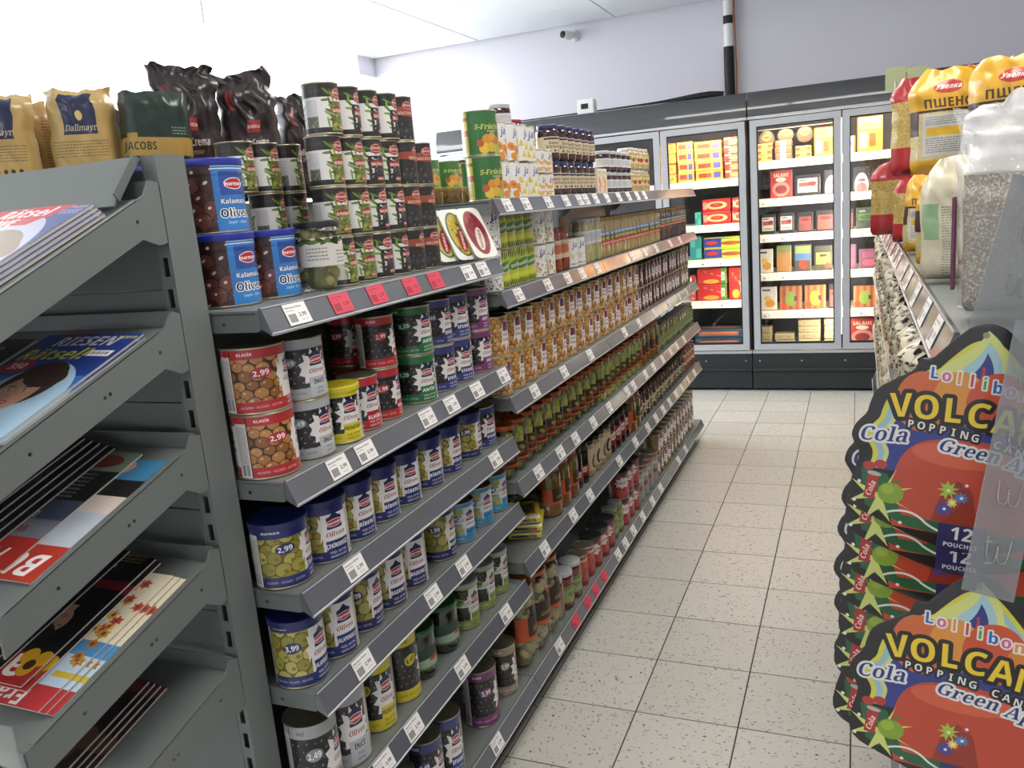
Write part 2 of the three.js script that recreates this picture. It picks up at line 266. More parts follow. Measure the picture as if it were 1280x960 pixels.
function blot(x, cx, cy, rx, ry, col, n = 11, j = 0.22) { x.fillStyle = col; x.beginPath(); for (let i = 0; i < n * 2; i++) { const a = i / n * Math.PI, k = i & 1 ? 1 : 1 - j * R(0.6, 1.4); x.lineTo(cx + Math.cos(a) * rx * k, cy + Math.sin(a) * ry * k); } x.closePath(); x.fill(); }
// olive tins: text panel, picture of the fruit with a price oval, then crest and name; twice round the tin
function oliveTex(o) {
  return canvasTex(1024, 384, (x, W, H) => {
    for (let k = 0; k < 2; k++) {
      x.save(); x.translate(k * 512, 0); x.beginPath(); x.rect(0, 0, 512, H); x.clip();
      x.fillStyle = o.paper ?? '#e9e7e4'; x.fillRect(0, 0, 512, H);
      const t = H * (o.t ?? 0.15), b = H * (o.b ?? 0.17);
      blobs(x, 78, t, o.full ? 434 : 262, H - t - b, o.r ?? 27, o.cols, { bg: o.bg ?? '#191512', spot: o.spot, edge: o.edge, pit: o.pit });
      if (o.full) blot(x, 412, H * 0.5, 118, H * 0.36, o.paper ?? '#e9e7e4', 12, 0.3); else { x.fillStyle = o.paper ?? '#e9e7e4'; x.fillRect(340, t, 172, H - t - b); blot(x, 345, H * 0.45, 34, H * 0.28, o.paper ?? '#e9e7e4', 7, 0.5); }
      x.fillStyle = o.band; x.fillRect(0, 0, 512, t); x.fillRect(0, H - b, 512, b);
      if (o.paperBand) { x.fillStyle = o.paperBand; x.fillRect(0, H * 0.34, 512, H * 0.17); word(x, 'LIGHT', 300, H * 0.425, 54, '#8d9494'); word(x, 'LIGHT', 70, H * 0.425, 54, '#8d9494'); }
      x.fillStyle = '#dedbd8'; x.fillRect(0, t * 0.7, 74, H - t * 0.7); fine(x, 8, t + 6, 58, H - t - b - 20, '#7d7a78', 8); bars(x, 8, H - b - 20, 58, b + 10); x.fillStyle = '#1d1a19'; x.fillRect(74, 0, 6, H);
      // crest
      x.fillStyle = '#1f2a58'; x.beginPath(); x.moveTo(372, H * 0.46); x.lineTo(372, H * 0.26); x.lineTo(394, H * 0.24); x.lineTo(424, H * 0.17); x.lineTo(454, H * 0.24); x.lineTo(476, H * 0.26); x.lineTo(476, H * 0.46); x.closePath(); x.fill();
      x.fillStyle = '#fff'; x.beginPath(); x.ellipse(424, H * 0.36, 60, 25, -0.06, 0, 7); x.fill(); x.fillStyle = '#b5222e'; x.beginPath(); x.ellipse(424, H * 0.36, 56, 21, -0.06, 0, 7); x.fill();
      word(x, 'marmara', 424, H * 0.36, 25, '#fff', { rot: -0.06 });
      word(x, 'Oliven', 424, H * 0.55, 40, o.oliven ?? '#8e2738', { style: 'italic bold', font: 'serif' });
      if (o.tab) { x.fillStyle = o.tab; x.fillRect(356, H * 0.66, 156, H * 0.34); }
      word(x, o.name, 430, H * (o.ny ?? 0.75), 40, o.nameCol ?? '#fff', { fit: 150 });
      word(x, o.sub ?? 'YEŞİL ZEYTİN', 430, H * 0.865, 20, o.nameCol ?? '#fff', { fit: 145, style: '' }); word(x, o.sub2 ?? 'GREEN OLIVES', 430, H * 0.94, 18, o.nameCol ?? '#fff', { fit: 145, style: '' });
      word(x, o.foot ?? 'OLIVEN · OLIVES · ZEYTİN', 215, H - b * 0.5, 20, o.footCol ?? 'rgba(255,255,255,0.75)', { fit: 240, style: '' }); word(x, o.head ?? 'KLASİK', 160, t * 0.5, 24, o.footCol ?? '#f2f0ee');
      x.fillStyle = o.oval; x.beginPath(); x.ellipse(232, H * 0.38, 56, 33, -0.1, 0, 7); x.fill(); word(x, o.price, 232, H * 0.38, 45, o.priceCol ?? '#fff', { rot: -0.1 });
      x.restore();
    }
  });
}
const INK = { green: ['#a9a043', '#b7ae55', '#989036', '#c2b765'], black: ['#1b1a1d', '#232126', '#141317', '#2b292e'], brown: ['#a46f3c', '#b47d45', '#8f5c30', '#bd8a52'], chick: ['#b98547', '#c79655', '#a77239', '#cfa264'] };
const T = {
  walnut: oliveTex({ band: '#b32a31', cols: INK.brown, r: 37, edge: '#3a1f12', bg: '#4a2a18', name: 'ÇİĞ', price: '2,99', oval: '#b32a31', spot: '#d6aa74' }),
  inci: oliveTex({ band: '#a9adb1', cols: INK.black, r: 26, full: 1, spot: '#8d8f95', name: 'İNCİ', price: '2,49', oval: '#8f9397', tab: '#b9bdc0', nameCol: '#26262a', sub: 'SİYAH', sub2: 'ZEYTİN', footCol: '#44474b', head: 'İNCİ' }),
  klasik: oliveTex({ band: '#b3262f', cols: INK.black, r: 28, full: 1, spot: '#85868d', name: 'KLASİK', price: '2,99', oval: '#b3262f', ny: 0.78, tab: '#b3262f' }),
  premium: oliveTex({ band: '#d9c92c', cols: INK.black, r: 27, full: 1, spot: '#85868d', name: 'PREMIUM', price: '4,49', oval: '#d9c92c', priceCol: '#222', tab: '#d9c92c', nameCol: '#1c1c1a', footCol: '#6d6414', head: 'PREMIUM' }),
  antik: oliveTex({ band: '#1f6b3a', cols: INK.black, r: 26, full: 1, spot: '#8a8c92', name: 'ANTİK', price: '3,29', oval: '#1f6b3a', tab: '#1f6b3a' }),
  epsane: oliveTex({ band: '#333a7c', cols: INK.black, r: 26, full: 1, spot: '#8a8c92', name: 'EFSANE', price: '3,49', oval: '#333a7c', tab: '#333a7c' }),
  dev: oliveTex({ band: '#7a3a72', cols: INK.black, r: 26, full: 1, spot: '#8a8c92', name: 'DEV', price: '3,99', oval: '#7a3a72', tab: '#7a3a72', sub: 'SİYAH', sub2: 'OLIVEN' }),
  taupe: oliveTex({ band: '#9c8d74', cols: INK.black, r: 18, full: 1, spot: '#8a8c92', name: 'DOĞAL', price: '3,99', oval: '#9c8d74', tab: '#9c8d74' }),
  cekir: oliveTex({ band: '#232c6b', cols: INK.green, r: 45, edge: '#5b5620', bg: '#6d672c', name: 'ÇEKİRDEKSİZ', price: '2,99', oval: '#232c6b', tab: '#232c6b', t: 0.2, head: 'marmara', pit: '#7c7530' }),
  biber: oliveTex({ band: '#232c6b', cols: INK.green, r: 43, edge: '#5b5620', bg: '#6d672c', name: 'BİBERLİ', price: '2,99', oval: '#232c6b', tab: '#232c6b', t: 0.2, head: 'marmara', pit: '#a8512f' }),
  jalap: oliveTex({ band: '#232c6b', cols: INK.green, r: 46, edge: '#5b5620', bg: '#6d672c', name: 'JALAPENOLU', price: '3,99', oval: '#232c6b', tab: '#232c6b', t: 0.13, head: 'marmara', pit: '#76802f' }),
  badem: oliveTex({ band: '#2b2a5e', cols: ['#9c9546', '#aaa256', '#8b843a'], r: 44, edge: '#4b471d', bg: '#58532a', name: 'BADEMLİ', price: '3,99', oval: '#2b2a5e', tab: '#2b2a5e', t: 0.13, head: 'marmara' }),
  tuzBlue: oliveTex({ band: '#3f93c4', paper: '#d5dadb', bg: '#4c9bc8', cols: ['#b7ae55', '#a9a043'], edge: '#4c9bc8', r: 34, name: 'TUZSUZ', price: '3,99', oval: '#22508f', tab: '#3f93c4', nameCol: '#172c49', paperBand: '#d9dcda', t: 0.1 }),
  tuzGreen: oliveTex({ band: '#8aa04a', paper: '#d5dad2', bg: '#5a6a3a', cols: INK.black, edge: '#3d4a28', r: 34, name: 'TUZSUZ', price: '2,99', oval: '#8aa04a', priceCol: '#1c2412', tab: '#8aa04a', nameCol: '#1c2412', paperBand: '#d9dcd6', t: 0.1, spot: '#5d6156' }),
  kalamata: canvasTex(1024, 384, (x, W, H) => {
    for (let k = 0; k < 2; k++) {
      x.save(); x.translate(k * 512, 0); x.beginPath(); x.rect(0, 0, 512, H); x.clip();
      blobs(x, 0, 0, 512, H, 46, ['#4e2a26', '#5f332d', '#3d211f', '#6b3b33'], { bg: '#201315', edge: '#22110f', spot: '#d8c4b8', flat: 1.15 });
      x.fillStyle = '#2f7fc9'; x.fillRect(286, 0, 226, H); x.fillStyle = '#e7edf2'; for (const y of [0.045, 0.075, 0.11]) x.fillRect(286, H * y, 226, 5); x.fillStyle = '#2b4f9d'; x.fillRect(320, H * 0.15, 192, H * 0.34);
      for (let y = 0.3; y < 0.75; y += 0.028) { x.fillStyle = 'rgba(30,60,120,0.35)'; x.fillRect(286, H * y, 226, 3); }
      x.fillStyle = '#fff'; x.beginPath(); x.ellipse(404, H * 0.33, 62, 32, 0, 0, 7); x.fill(); x.fillStyle = '#b52732'; x.beginPath(); x.ellipse(404, H * 0.33, 57, 28, 0, 0, 7); x.fill(); word(x, 'marmara', 404, H * 0.335, 28, '#fff');
      word(x, 'Kalamata', 400, H * 0.58, 38, '#f2f2f0', { line: '#1c2c5b', lw: 4 }); word(x, 'Oliven', 400, H * 0.75, 62, '#131a33', { line: '#f0f2f2', lw: 9 }); word(x, 'Zeytin · Olives', 400, H * 0.88, 20, '#dbe7f0', { style: '' });
      x.restore();
    }
  }),
};
function vitaTex(o) { return canvasTex(1024, 384, (x, W, H) => { for (let k = 0; k < 2; k++) {
  x.save(); x.translate(k * 512, 0); x.beginPath(); x.rect(0, 0, 512, H); x.clip();
  x.fillStyle = '#22211f'; x.fillRect(0, 0, 512, H);
  if (o.brown) {
    x.fillStyle = '#94442f'; x.beginPath(); x.moveTo(0, H * 0.22); x.lineTo(512, H * 0.22); x.lineTo(512, H * 0.42); x.quadraticCurveTo(380, H * 0.5, 256, H * 0.42); x.quadraticCurveTo(120, H * 0.36, 0, H * 0.44); x.fill();
    blobs(x, 0, H * 0.5, 512, H * 0.5, 42, ['#2a2827', '#333030', '#232121'], { bg: '#1d1b1b', edge: '#181616', spot: '#6f6a66', flat: 1.3 });
    x.fillStyle = '#b7ab98'; x.fillRect(0, H * 0.24, 90, H * 0.7); fine(x, 6, H * 0.27, 78, H * 0.6, '#6e665a', 8);
    word(x, 'МАСЛИНЫ', 330, H * 0.37, 40, '#d9b8a4');
  } else {
    x.fillStyle = '#d9d8d6'; x.fillRect(0, H * 0.27, 512, H * 0.62); fine(x, 14, H * 0.33, 120, H * 0.5, '#9a9996', 9); blobs(x, 10, H * 0.66, 120, H * 0.23, 18, ['#6d705c', '#5a5d4c'], { edge: '#85877a' });
    x.strokeStyle = '#5d7a2d'; x.lineWidth = 5; for (let i = 0; i < 26; i++) { const a = R(-0.9, 0.9), s = i & 1 ? 1 : -1, bx = 345 + s * R(50, 140), by = H * (0.16 + i / 26 * 0.74); x.fillStyle = ['#5f7d2e', '#7b9a3d', '#4a6424'][i % 3]; x.beginPath(); x.ellipse(bx, by, 46, 11, a * s + (s > 0 ? -0.7 : 0.7), 0, 7); x.fill(); }
    blobs(x, 248, H * 0.36, 196, H * 0.6, 45, o.cols, { edge: o.edge, spot: o.spot, pit: o.pit });
    x.fillStyle = '#8e2a26'; x.beginPath(); x.moveTo(262, H * 0.5); x.lineTo(290, H * 0.56); x.lineTo(262, H * 0.64); x.quadraticCurveTo(345, H * 0.52, 440, H * 0.64); x.lineTo(418, H * 0.55); x.lineTo(440, H * 0.49); x.quadraticCurveTo(345, H * 0.4, 262, H * 0.5); x.fill();
    word(x, o.name, 350, H * 0.55, 36, '#eddcd0', { fit: 150 }); x.fillStyle = '#a9523e'; x.fillRect(330, H * 0.84, 96, H * 0.08); word(x, 'ВКУСНО', 378, H * 0.88, 20, '#eddcd0');
  }
  blot(x, 350, H * 0.2, 82, H * 0.14, '#9c3a30', 9, 0.2); x.fillStyle = '#ead6c8'; x.beginPath(); x.ellipse(350, H * 0.19, 66, H * 0.085, 0, 0, 7); x.fill(); x.fillStyle = '#8e2a26'; x.beginPath(); x.ellipse(350, H * 0.19, 62, H * 0.075, 0, 0, 7); x.fill(); word(x, 'VITALAND', 350, H * 0.19, 25, '#f0e2d6');
  word(x, 'VITALAND', 95, H * 0.14, 32, '#3d3c38', { font: 'serif' });
  x.restore(); } }); }
T.vitaGreen = vitaTex({ cols: ['#6f7a2e', '#7f8a3a', '#5f6a26'], edge: '#3b4218', spot: '#aab26a', pit: '#3c431a', name: 'ОЛИВКИ' });
T.vitaBlack = vitaTex({ cols: ['#26252a', '#302e33', '#1d1c20'], edge: '#111', spot: '#77757c', name: 'МАСЛИНЫ' });
T.vitaBrown = vitaTex({ brown: 1 });
function jaTex(draw, o = {}) { return canvasTex(768, 320, (x, W, H) => { for (let k = 0; k < 3; k++) {
  x.save(); x.translate(k * 256, 0); x.beginPath(); x.rect(0, 0, 256, H); x.clip(); x.fillStyle = '#e9e8e4'; x.fillRect(0, 0, 256, H); draw(x, H);
  x.fillStyle = '#3a4a86'; x.fillRect(6, H * 0.3, 34, H * 0.5); x.fillStyle = '#e9e8e4'; for (let y = 0.33; y < 0.78; y += 0.06) x.fillRect(9, H * y, 28, 4); bars(x, 6, H * 0.82, 36, H * 0.13);
  word(x, 'ja!', 168, H * 0.22, o.px ?? 88, '#28408f', { style: 'italic bold', rot: -0.08 }); x.restore(); } }); }
T.jaApricot = jaTex((x, H) => { x.fillStyle = '#e0933a'; for (const [a, b, r] of [[90, 0.62, 46], [170, 0.72, 52], [120, 0.9, 44], [205, 0.5, 34]]) { x.beginPath(); x.ellipse(a, H * b, r, r * 0.8, 0.4, 0, 7); x.fill(); } x.fillStyle = '#c9752a'; for (const [a, b, r] of [[96, 0.63, 22], [176, 0.73, 26]]) { x.beginPath(); x.ellipse(a, H * b, r, r * 0.6, 0.4, 0, 7); x.fill(); } x.fillStyle = '#303f82'; x.beginPath(); x.ellipse(214, H * 0.88, 24, 20, 0, 0, 7); x.fill(); });
T.jaPine = jaTex((x, H) => { x.fillStyle = '#dfc93c'; for (const [a, b] of [[80, 0.5], [150, 0.62], [210, 0.46], [110, 0.82], [190, 0.85]]) { x.beginPath(); x.moveTo(a, H * b - 40); x.lineTo(a + 36, H * b + 22); x.lineTo(a - 34, H * b + 26); x.fill(); } });
T.jaPeach = jaTex((x, H) => { blobs(x, 50, H * 0.35, 206, H * 0.6, 20, ['#e3a545', '#dd9a3a', '#e9e8e4'], { edge: '#e9e8e4' }); });
T.jaBean = jaTex((x, H) => { x.fillStyle = '#2f3a2a'; for (let i = 0; i < 46; i++) { x.beginPath(); x.ellipse(R(46, 250), H * R(0.3, 0.98), 7, 5.5, R(0, 3), 0, 7); x.fill(); } });
T.jaMush = jaTex((x, H) => { for (let i = 0; i < 40; i++) { x.fillStyle = ['#c9b98f', '#b6a477', '#d8cba8', '#a8946a'][i & 3]; x.beginPath(); x.ellipse(R(46, 256), H * R(0.32, 0.98), 16, 12, R(0, 3), 0, 7); x.fill(); } });
T.jaPlain = jaTex((x, H) => { x.fillStyle = '#d6cdb0'; for (let i = 0; i < 8; i++) { x.beginPath(); x.ellipse(R(60, 250), H * R(0.55, 0.75), 26, 14, R(0, 3), 0, 7); x.fill(); } word(x, 'Maïs fein', 160, H * 0.9, 30, '#2a2f55'); });
T.fruit = canvasTex(1024, 384, (x, W, H) => { for (let k = 0; k < 2; k++) { x.save(); x.translate(k * 512, 0); x.beginPath(); x.rect(0, 0, 512, H); x.clip(); x.fillStyle = '#2f6a32'; x.fillRect(0, 0, 512, H);
  x.fillStyle = '#c9b62d'; x.fillRect(20, 0, 90, H); x.fillStyle = '#a5472a'; x.fillRect(20, H * 0.12, 90, H * 0.08); x.fillRect(20, H * 0.42, 90, H * 0.14); fine(x, 26, H * 0.6, 78, H * 0.32, '#6d6420', 8);
  word(x, '5-Früchte', 325, H * 0.36, 62, '#d5d26a', { style: 'italic bold', font: 'serif' }); word(x, 'Cocktail', 345, H * 0.47, 26, '#c8d1b0');
  for (const [a, b, r, c] of [[290, 0.66, 48, '#cf8a2e'], [345, 0.6, 40, '#d59a3c'], [405, 0.7, 46, '#c27c28'], [260, 0.86, 50, '#d9b93a'], [330, 0.84, 46, '#d6a83a'], [400, 0.9, 48, '#a9b84a'], [455, 0.8, 40, '#8fae3c'], [225, 0.74, 34, '#b8572c']]) { x.fillStyle = c; x.beginPath(); x.arc(a, H * b, r, 0, 7); x.fill(); }
  blot(x, 455, H * 0.16, 42, 42, '#d7cdbb', 8, 0.3); blot(x, 455, H * 0.16, 32, 32, '#a94236', 6, 0.3); x.restore(); } });
T.crack = canvasTex(768, 320, (x, W, H) => { for (let k = 0; k < 3; k++) { x.save(); x.translate(k * 256, 0); x.beginPath(); x.rect(0, 0, 256, H); x.clip(); x.fillStyle = '#b6c434'; x.fillRect(0, 0, 256, H); x.fillStyle = '#2f4a22'; for (let i = 0; i < 12; i++) { x.beginPath(); x.ellipse(i * 24, H * 0.12 + R(-8, 8), 7, 40, 0.25, 0, 7); x.fill(); x.beginPath(); x.ellipse(i * 24, H * 0.94, 8, 34, -0.25, 0, 7); x.fill(); } x.fillStyle = '#47803a'; x.beginPath(); x.ellipse(130, H * 0.42, 120, 46, -0.2, 0, 7); x.fill(); word(x, 'Bonduelle', 130, H * 0.42, 44, '#dfe3c8', { rot: -0.2, style: 'italic bold', fit: 190 }); x.fillStyle = '#d6b7a0'; x.beginPath(); x.ellipse(170, H * 0.6, 50, 22, 0, 0, 7); x.fill(); x.fillStyle = '#d3d63c'; x.beginPath(); x.ellipse(110, H * 0.74, 120, 24, -0.1, 0, 7); x.fill(); x.restore(); } });
function beanTex(cols, bg, edge, r, spot, o = {}) { return canvasTex(768, 288, (x, W, H) => { blobs(x, 0, 0, W, H, r, cols, { bg, edge, spot }); for (let k = 0; k < 2; k++) {
  const cx = 250 + k * 384; x.fillStyle = '#e3dfdc'; x.beginPath(); x.moveTo(cx - 46, H * 0.3); x.lineTo(cx - 30, H * 0.16); x.lineTo(cx + 34, H * 0.1); x.lineTo(cx + 48, H * 0.5); x.lineTo(cx + 30, H * 0.86); x.lineTo(cx + 8, H * 0.74); x.lineTo(cx - 14, H * 0.92); x.lineTo(cx - 26, H * 0.68); x.lineTo(cx - 62, H * 0.78); x.lineTo(cx - 44, H * 0.54); x.closePath(); x.fill();
  x.fillStyle = '#5b2a66'; x.fillRect(cx - 26, H * 0.14, 58, H * 0.1); x.fillStyle = '#22306a'; x.fillRect(cx - 30, H * 0.24, 64, H * 0.13); x.fillStyle = '#a8282f'; x.beginPath(); x.ellipse(cx + 2, H * 0.3, 30, 12, 0, 0, 7); x.fill(); word(x, o.name ?? 'Kicher', cx + 2, H * 0.47, 26, '#7b5b8f', { fit: 76 }); word(x, o.name2 ?? 'Erbsen', cx + 2, H * 0.6, 32, '#a03b34', { fit: 80 }); } }); }
T.chick = beanTex(INK.chick, '#7d5226', '#5d3b1a', 23, '#e4c48f');
T.kidney = beanTex(['#4a2320', '#5a2c28', '#3c1b1a', '#6a3a34'], '#2c1414', '#231010', 11, '#8d5c54', { name: 'Kidney', name2: 'Bohnen' });
T.lentil = beanTex(['#7a6236', '#8d7443', '#655028'], '#463719', '#392c14', 9, '#b19a63', { name: 'Grüne', name2: 'Linsen' });
// ---------------------------------------------------------------- tins and jars
M.tinplate = mat(0xb9b29a, { metalness: 0.85, roughness: 0.32 });
const plastic = (c) => phys(c, { roughness: 0.35, clearcoat: 0.4, clearcoatRoughness: 0.3 });
const kinds = {};
const wrap = (t, o = {}) => phys(0xffffff, { map: t, roughness: 0.34, clearcoat: 0.5, clearcoatRoughness: 0.25, ...o });
function tinGeo(r, h, ribs) {
  const p = []; for (let i = 0; i <= 30; i++) { const f = i / 30; p.push([r - (ribs && f > 0.22 && f < 0.8 ? 0.0009 * (1 - Math.cos(i * Math.PI)) : 0), 0.0035 + (h - 0.007) * f]); }
  return lathe(ribs ? p : [p[0], p[15], p[30]], 36);
}
// kind = { name, category, r, h, build(group) }
function tin(key, name, tex, r, h, o = {}) {
  const m = wrap(tex), body = tinGeo(r, h, o.ribs), foot = lathe([[0, 0.001], [r - 0.004, 0.001], [r - 0.003, 0], [r + 0.0008, 0.0003], [r + 0.0012, 0.002], [r, 0.0036]], 36);
  const metal = lathe([[r, h - 0.0036], [r + 0.0012, h - 0.002], [r + 0.0008, h - 0.0003], [r - 0.003, h], [r - 0.004, h - 0.004], [0, h - 0.004]], 36);
  const cap = o.cap ? lathe([[r + 0.0005, h - 0.011], [r + 0.0022, h - 0.011], [r + 0.0022, h - 0.001], [r + 0.001, h + 0.001], [r - 0.006, h + 0.001], [r - 0.007, h - 0.001], [0, h - 0.001]], 36) : null;
  kinds[key] = { name, category: 'tin', r: r + (o.cap ? 0.0024 : 0.0014), h: o.cap ? h + 0.001 : h, make() {
    const g = new THREE.Group(); mesh('label_wrap', body, m, g); mesh('base_rim', foot, M.tinplate, g);
    mesh('lid', o.cap ? cap : metal, o.cap ? o.capMat : M.tinplate, g); return g; } };
}
function place(key, x, y, z, turn, label, group) {
  const k = kinds[key]; k.proto ??= k.make();
  const g = k.proto.clone(); g.name = numbered(k.name); g.position.set(x, y + 0.0008, z); g.rotation.y = turn; scene.add(g);
  return tag(g, label, k.category, group);
}
const lidBlue = plastic(0x1e2f9a), lidNavy = plastic(0x1d2766), lidRed = plastic(0xa82a30), lidYellow = plastic(0xcdbf2c), lidSilver = plastic(0x9da1a5), lidGreen = plastic(0x1d5f36), lidPale = plastic(0xaab0b0);
tin('kalamata', 'olive_tin', T.kalamata, 0.0565, 0.126, { cap: 1, capMat: lidBlue, ribs: 1 });
for (const k of ['vitaGreen', 'vitaBlack', 'vitaBrown']) tin(k, 'olive_tin', T[k], 0.0365, 0.1005);
for (const [k, r] of [['walnut', 0.055], ['inci', 0.049], ['klasik', 0.0425], ['antik', 0.05], ['epsane', 0.046], ['dev', 0.046]]) tin(k, 'olive_tin', T[k], r, k === 'walnut' ? 0.116 : 0.113, { ribs: k !== 'walnut' });
tin('premiumLow', 'olive_tin', T.premium, 0.0435, 0.113, { cap: 1, capMat: lidYellow, ribs: 1 });
tin('cekir', 'olive_tin', T.cekir, 0.0525, 0.122, { cap: 1, capMat: lidNavy }); tin('biber', 'olive_tin', T.biber, 0.0475, 0.12, { cap: 1, capMat: lidNavy });
tin('jalap', 'olive_tin', T.jalap, 0.0495, 0.132, { cap: 1, capMat: lidNavy }); tin('badem', 'olive_tin', T.badem, 0.0475, 0.132, { cap: 1, capMat: lidNavy });
tin('tuzBlue', 'olive_tin', T.tuzBlue, 0.041, 0.107); tin('tuzGreen', 'olive_tin', T.tuzGreen, 0.042, 0.126, { cap: 1, capMat: lidPale });
tin('inciTall', 'olive_tin', T.inci, 0.049, 0.162); tin('premium', 'olive_tin', T.premium, 0.044, 0.16); tin('epsaneTall', 'olive_tin', T.epsane, 0.044, 0.165); tin('antikTall', 'olive_tin', T.antik, 0.046, 0.16);
tin('devTall', 'olive_tin', T.dev, 0.05, 0.165); tin('taupe', 'olive_tin', T.taupe, 0.042, 0.15);
tin('fruit', 'fruit_tin', T.fruit, 0.05, 0.12); tin('fruitLow', 'fruit_tin', T.fruit, 0.043, 0.082);
for (const [k, n] of [['jaApricot', 'fruit_tin'], ['jaPine', 'fruit_tin']]) tin(k, n, T[k], 0.037, 0.108);
tin('jaPeach', 'fruit_tin', T.jaPeach, 0.035, 0.075); tin('jaBean', 'vegetable_tin', T.jaBean, 0.05, 0.118); tin('crack', 'vegetable_tin', T.crack, 0.034, 0.11); tin('jaMush', 'mushroom_tin', T.jaMush, 0.042, 0.105); tin('jaPlain', 'vegetable_tin', T.jaPlain, 0.041, 0.105);
tin('chick', 'chickpea_tin', T.chick, 0.049, 0.115); tin('kidney', 'bean_tin', T.kidney, 0.037, 0.11); tin('lentil', 'lentil_tin', T.lentil, 0.04, 0.11);
// jars: glass shell, what is in it, paper label, screw lid
function jarProfile(r, h, neck = 0.8, sh = 0.16) { return [[0.001, 0.0], [r * 0.86, 0.0], [r * 0.97, 0.004], [r, 0.012], [r, h * (1 - sh) - 0.012], [r * 0.97, h * (1 - sh)], [r * (neck + 0.05), h - 0.018], [r * neck, h - 0.012], [r * neck, h - 0.002]]; }
function pieces(n, make, r, y0, y1, s) { const gs = []; seed = s; for (let i = 0; i < n; i++) { const a = R(0, 6.283), y = y0 + (y1 - y0) * (i + 0.5) / n, g = make(i); g.rotateY(a); const q = r * R(0.5, 0.97); g.translate(Math.sin(a) * q, y, Math.cos(a) * q); gs.push(g); } return join(...gs); }
function ell(a, b, c, t = 0, w = 8, h = 6) { const g = new THREE.SphereGeometry(1, w, h); g.scale(a, b, c); g.rotateZ(t); return g; }
function jar(key, name, o) {
  const { r, h } = o, neck = o.neck ?? 0.82, shell = lathe(jarProfile(r, h, neck, o.sh), 28), lr = r * neck + 0.0025;
  const lid = lathe([[lr - 0.002, h - 0.013], [lr, h - 0.013], [lr, h - 0.002], [lr - 0.0015, h], [lr - 0.006, h + 0.0002], [lr - 0.008, h - 0.0012], [0, h - 0.0012]], 28);
  const inside = o.fill ? o.fill : lathe(jarProfile(r, h, neck, o.sh).map(([a, b]) => [Math.max(0.0005, a - 0.0012), 0.0012 + b * (h - 0.0165) / h]), 24);
  let lab = null; if (o.label) { const [y0, y1] = o.labelAt ?? [0.28, 0.66]; lab = lathe([[r + 0.0004, h * y0], [r + 0.0004, h * (y0 + y1) / 2], [r + 0.0004, h * y1]], 30); }
  kinds[key] = { name, category: 'jar', r: r + 0.0006, h, make() {
    const g = new THREE.Group();
    if (o.fill) { const c = mesh('contents', inside, o.content, g); c.userData = { kind: 'stuff' }; mesh('glass', shell, M.jarGlass, g); if (o.brine) { mesh('brine', lathe(jarProfile(r * 0.6, h * 0.8, 0.9, 0.1).map(p => [p[0], p[1] + 0.004]), 16), o.brine, g); } }
    else mesh('glass', shell, o.content, g);
    if (lab) mesh('label', lab, o.label, g);
    mesh('lid', lid, o.lid, g); return g; } };
}
M.jarGlass = phys(0xffffff, { transmission: 1, thickness: 0, roughness: 0.03, ior: 1.5 });
const orangeLid = plastic(0xb4541f), whiteLid = plastic(0xb9bcbd), blackLid = plastic(0x1b1c1f), redLid = plastic(0x8e2a2c), goldLid = mat(0x9a8446, { metalness: 0.7, roughness: 0.35 });
function mottle(cols, n = 500, sx = 9, sy = 14, w = 256, h = 128) { return canvasTex(w, h, (x) => { x.fillStyle = cols[0]; x.fillRect(0, 0, w, h); for (let i = 0; i < n; i++) { x.fillStyle = cols[i % cols.length]; x.beginPath(); x.ellipse(R(0, w), R(0, h), R(0.4, 1) * sx, R(0.4, 1) * sy, R(-0.4, 0.4), 0, 7); x.fill(); } }); }
const inGlass = (t) => phys(0xffffff, { map: t, roughness: 0.12, clearcoat: 1, clearcoatRoughness: 0.03 });
const paper = (draw, w = 512, h = 128) => phys(0xffffff, { map: canvasTex(w, h, (x, W, H) => { for (let k = 0; k < 2; k++) { x.save(); x.translate(k * W / 2, 0); x.beginPath(); x.rect(0, 0, W / 2, H); x.clip(); draw(x, W / 2, H); x.restore(); } }), roughness: 0.45 });
const C = {
  cherry: inGlass(mottle(['#2b0d10', '#3a1215', '#1f090b', '#471a1c'], 420, 8, 8)), apple: inGlass(mottle(['#b39a63', '#bca56f', '#a88f58'], 300, 14, 10)), aspar: inGlass(canvasTex(256, 128, (x) => { for (let i = 0; i < 26; i++) { x.fillStyle = ['#a9a36e', '#b9b27c', '#97915f'][i % 3]; x.fillRect(i * 10, 0, 10, 128); } })),
  pale: inGlass(mottle(['#a8905a', '#b9a26b', '#97804d', '#8a7a4a'], 700, 5, 9)), dark: inGlass(mottle(['#3c2c22', '#4d3a2b', '#2e2019', '#5d4a36'], 600, 5, 9)), red: inGlass(mottle(['#7d2f1c', '#8f3a22', '#6a2516'], 400, 9, 7)),
  pickle: inGlass(mottle(['#787d38', '#8a8f48', '#646a2c', '#9a9e58'], 260, 11, 26)), mixed: inGlass(mottle(['#6a5a2b', '#7d4a24', '#8a8150', '#4e4a22', '#8f3c20'], 380, 10, 12)), paste: inGlass(mottle(['#5d1a14', '#6e2219', '#4b140f'], 200, 14, 10)), olive: inGlass(mottle(['#6c6b33', '#7e7c40', '#5a5928'], 240, 12, 14)),
  pickleM: mat(0xa0a34c, { roughness: 0.4 }), oliveM: mat(0xa9a35c, { roughness: 0.35 }), mixedM: mat(0xa39a72, { roughness: 0.45 }), brineM: phys(0x6d6f34, { roughness: 0.2 }),
};
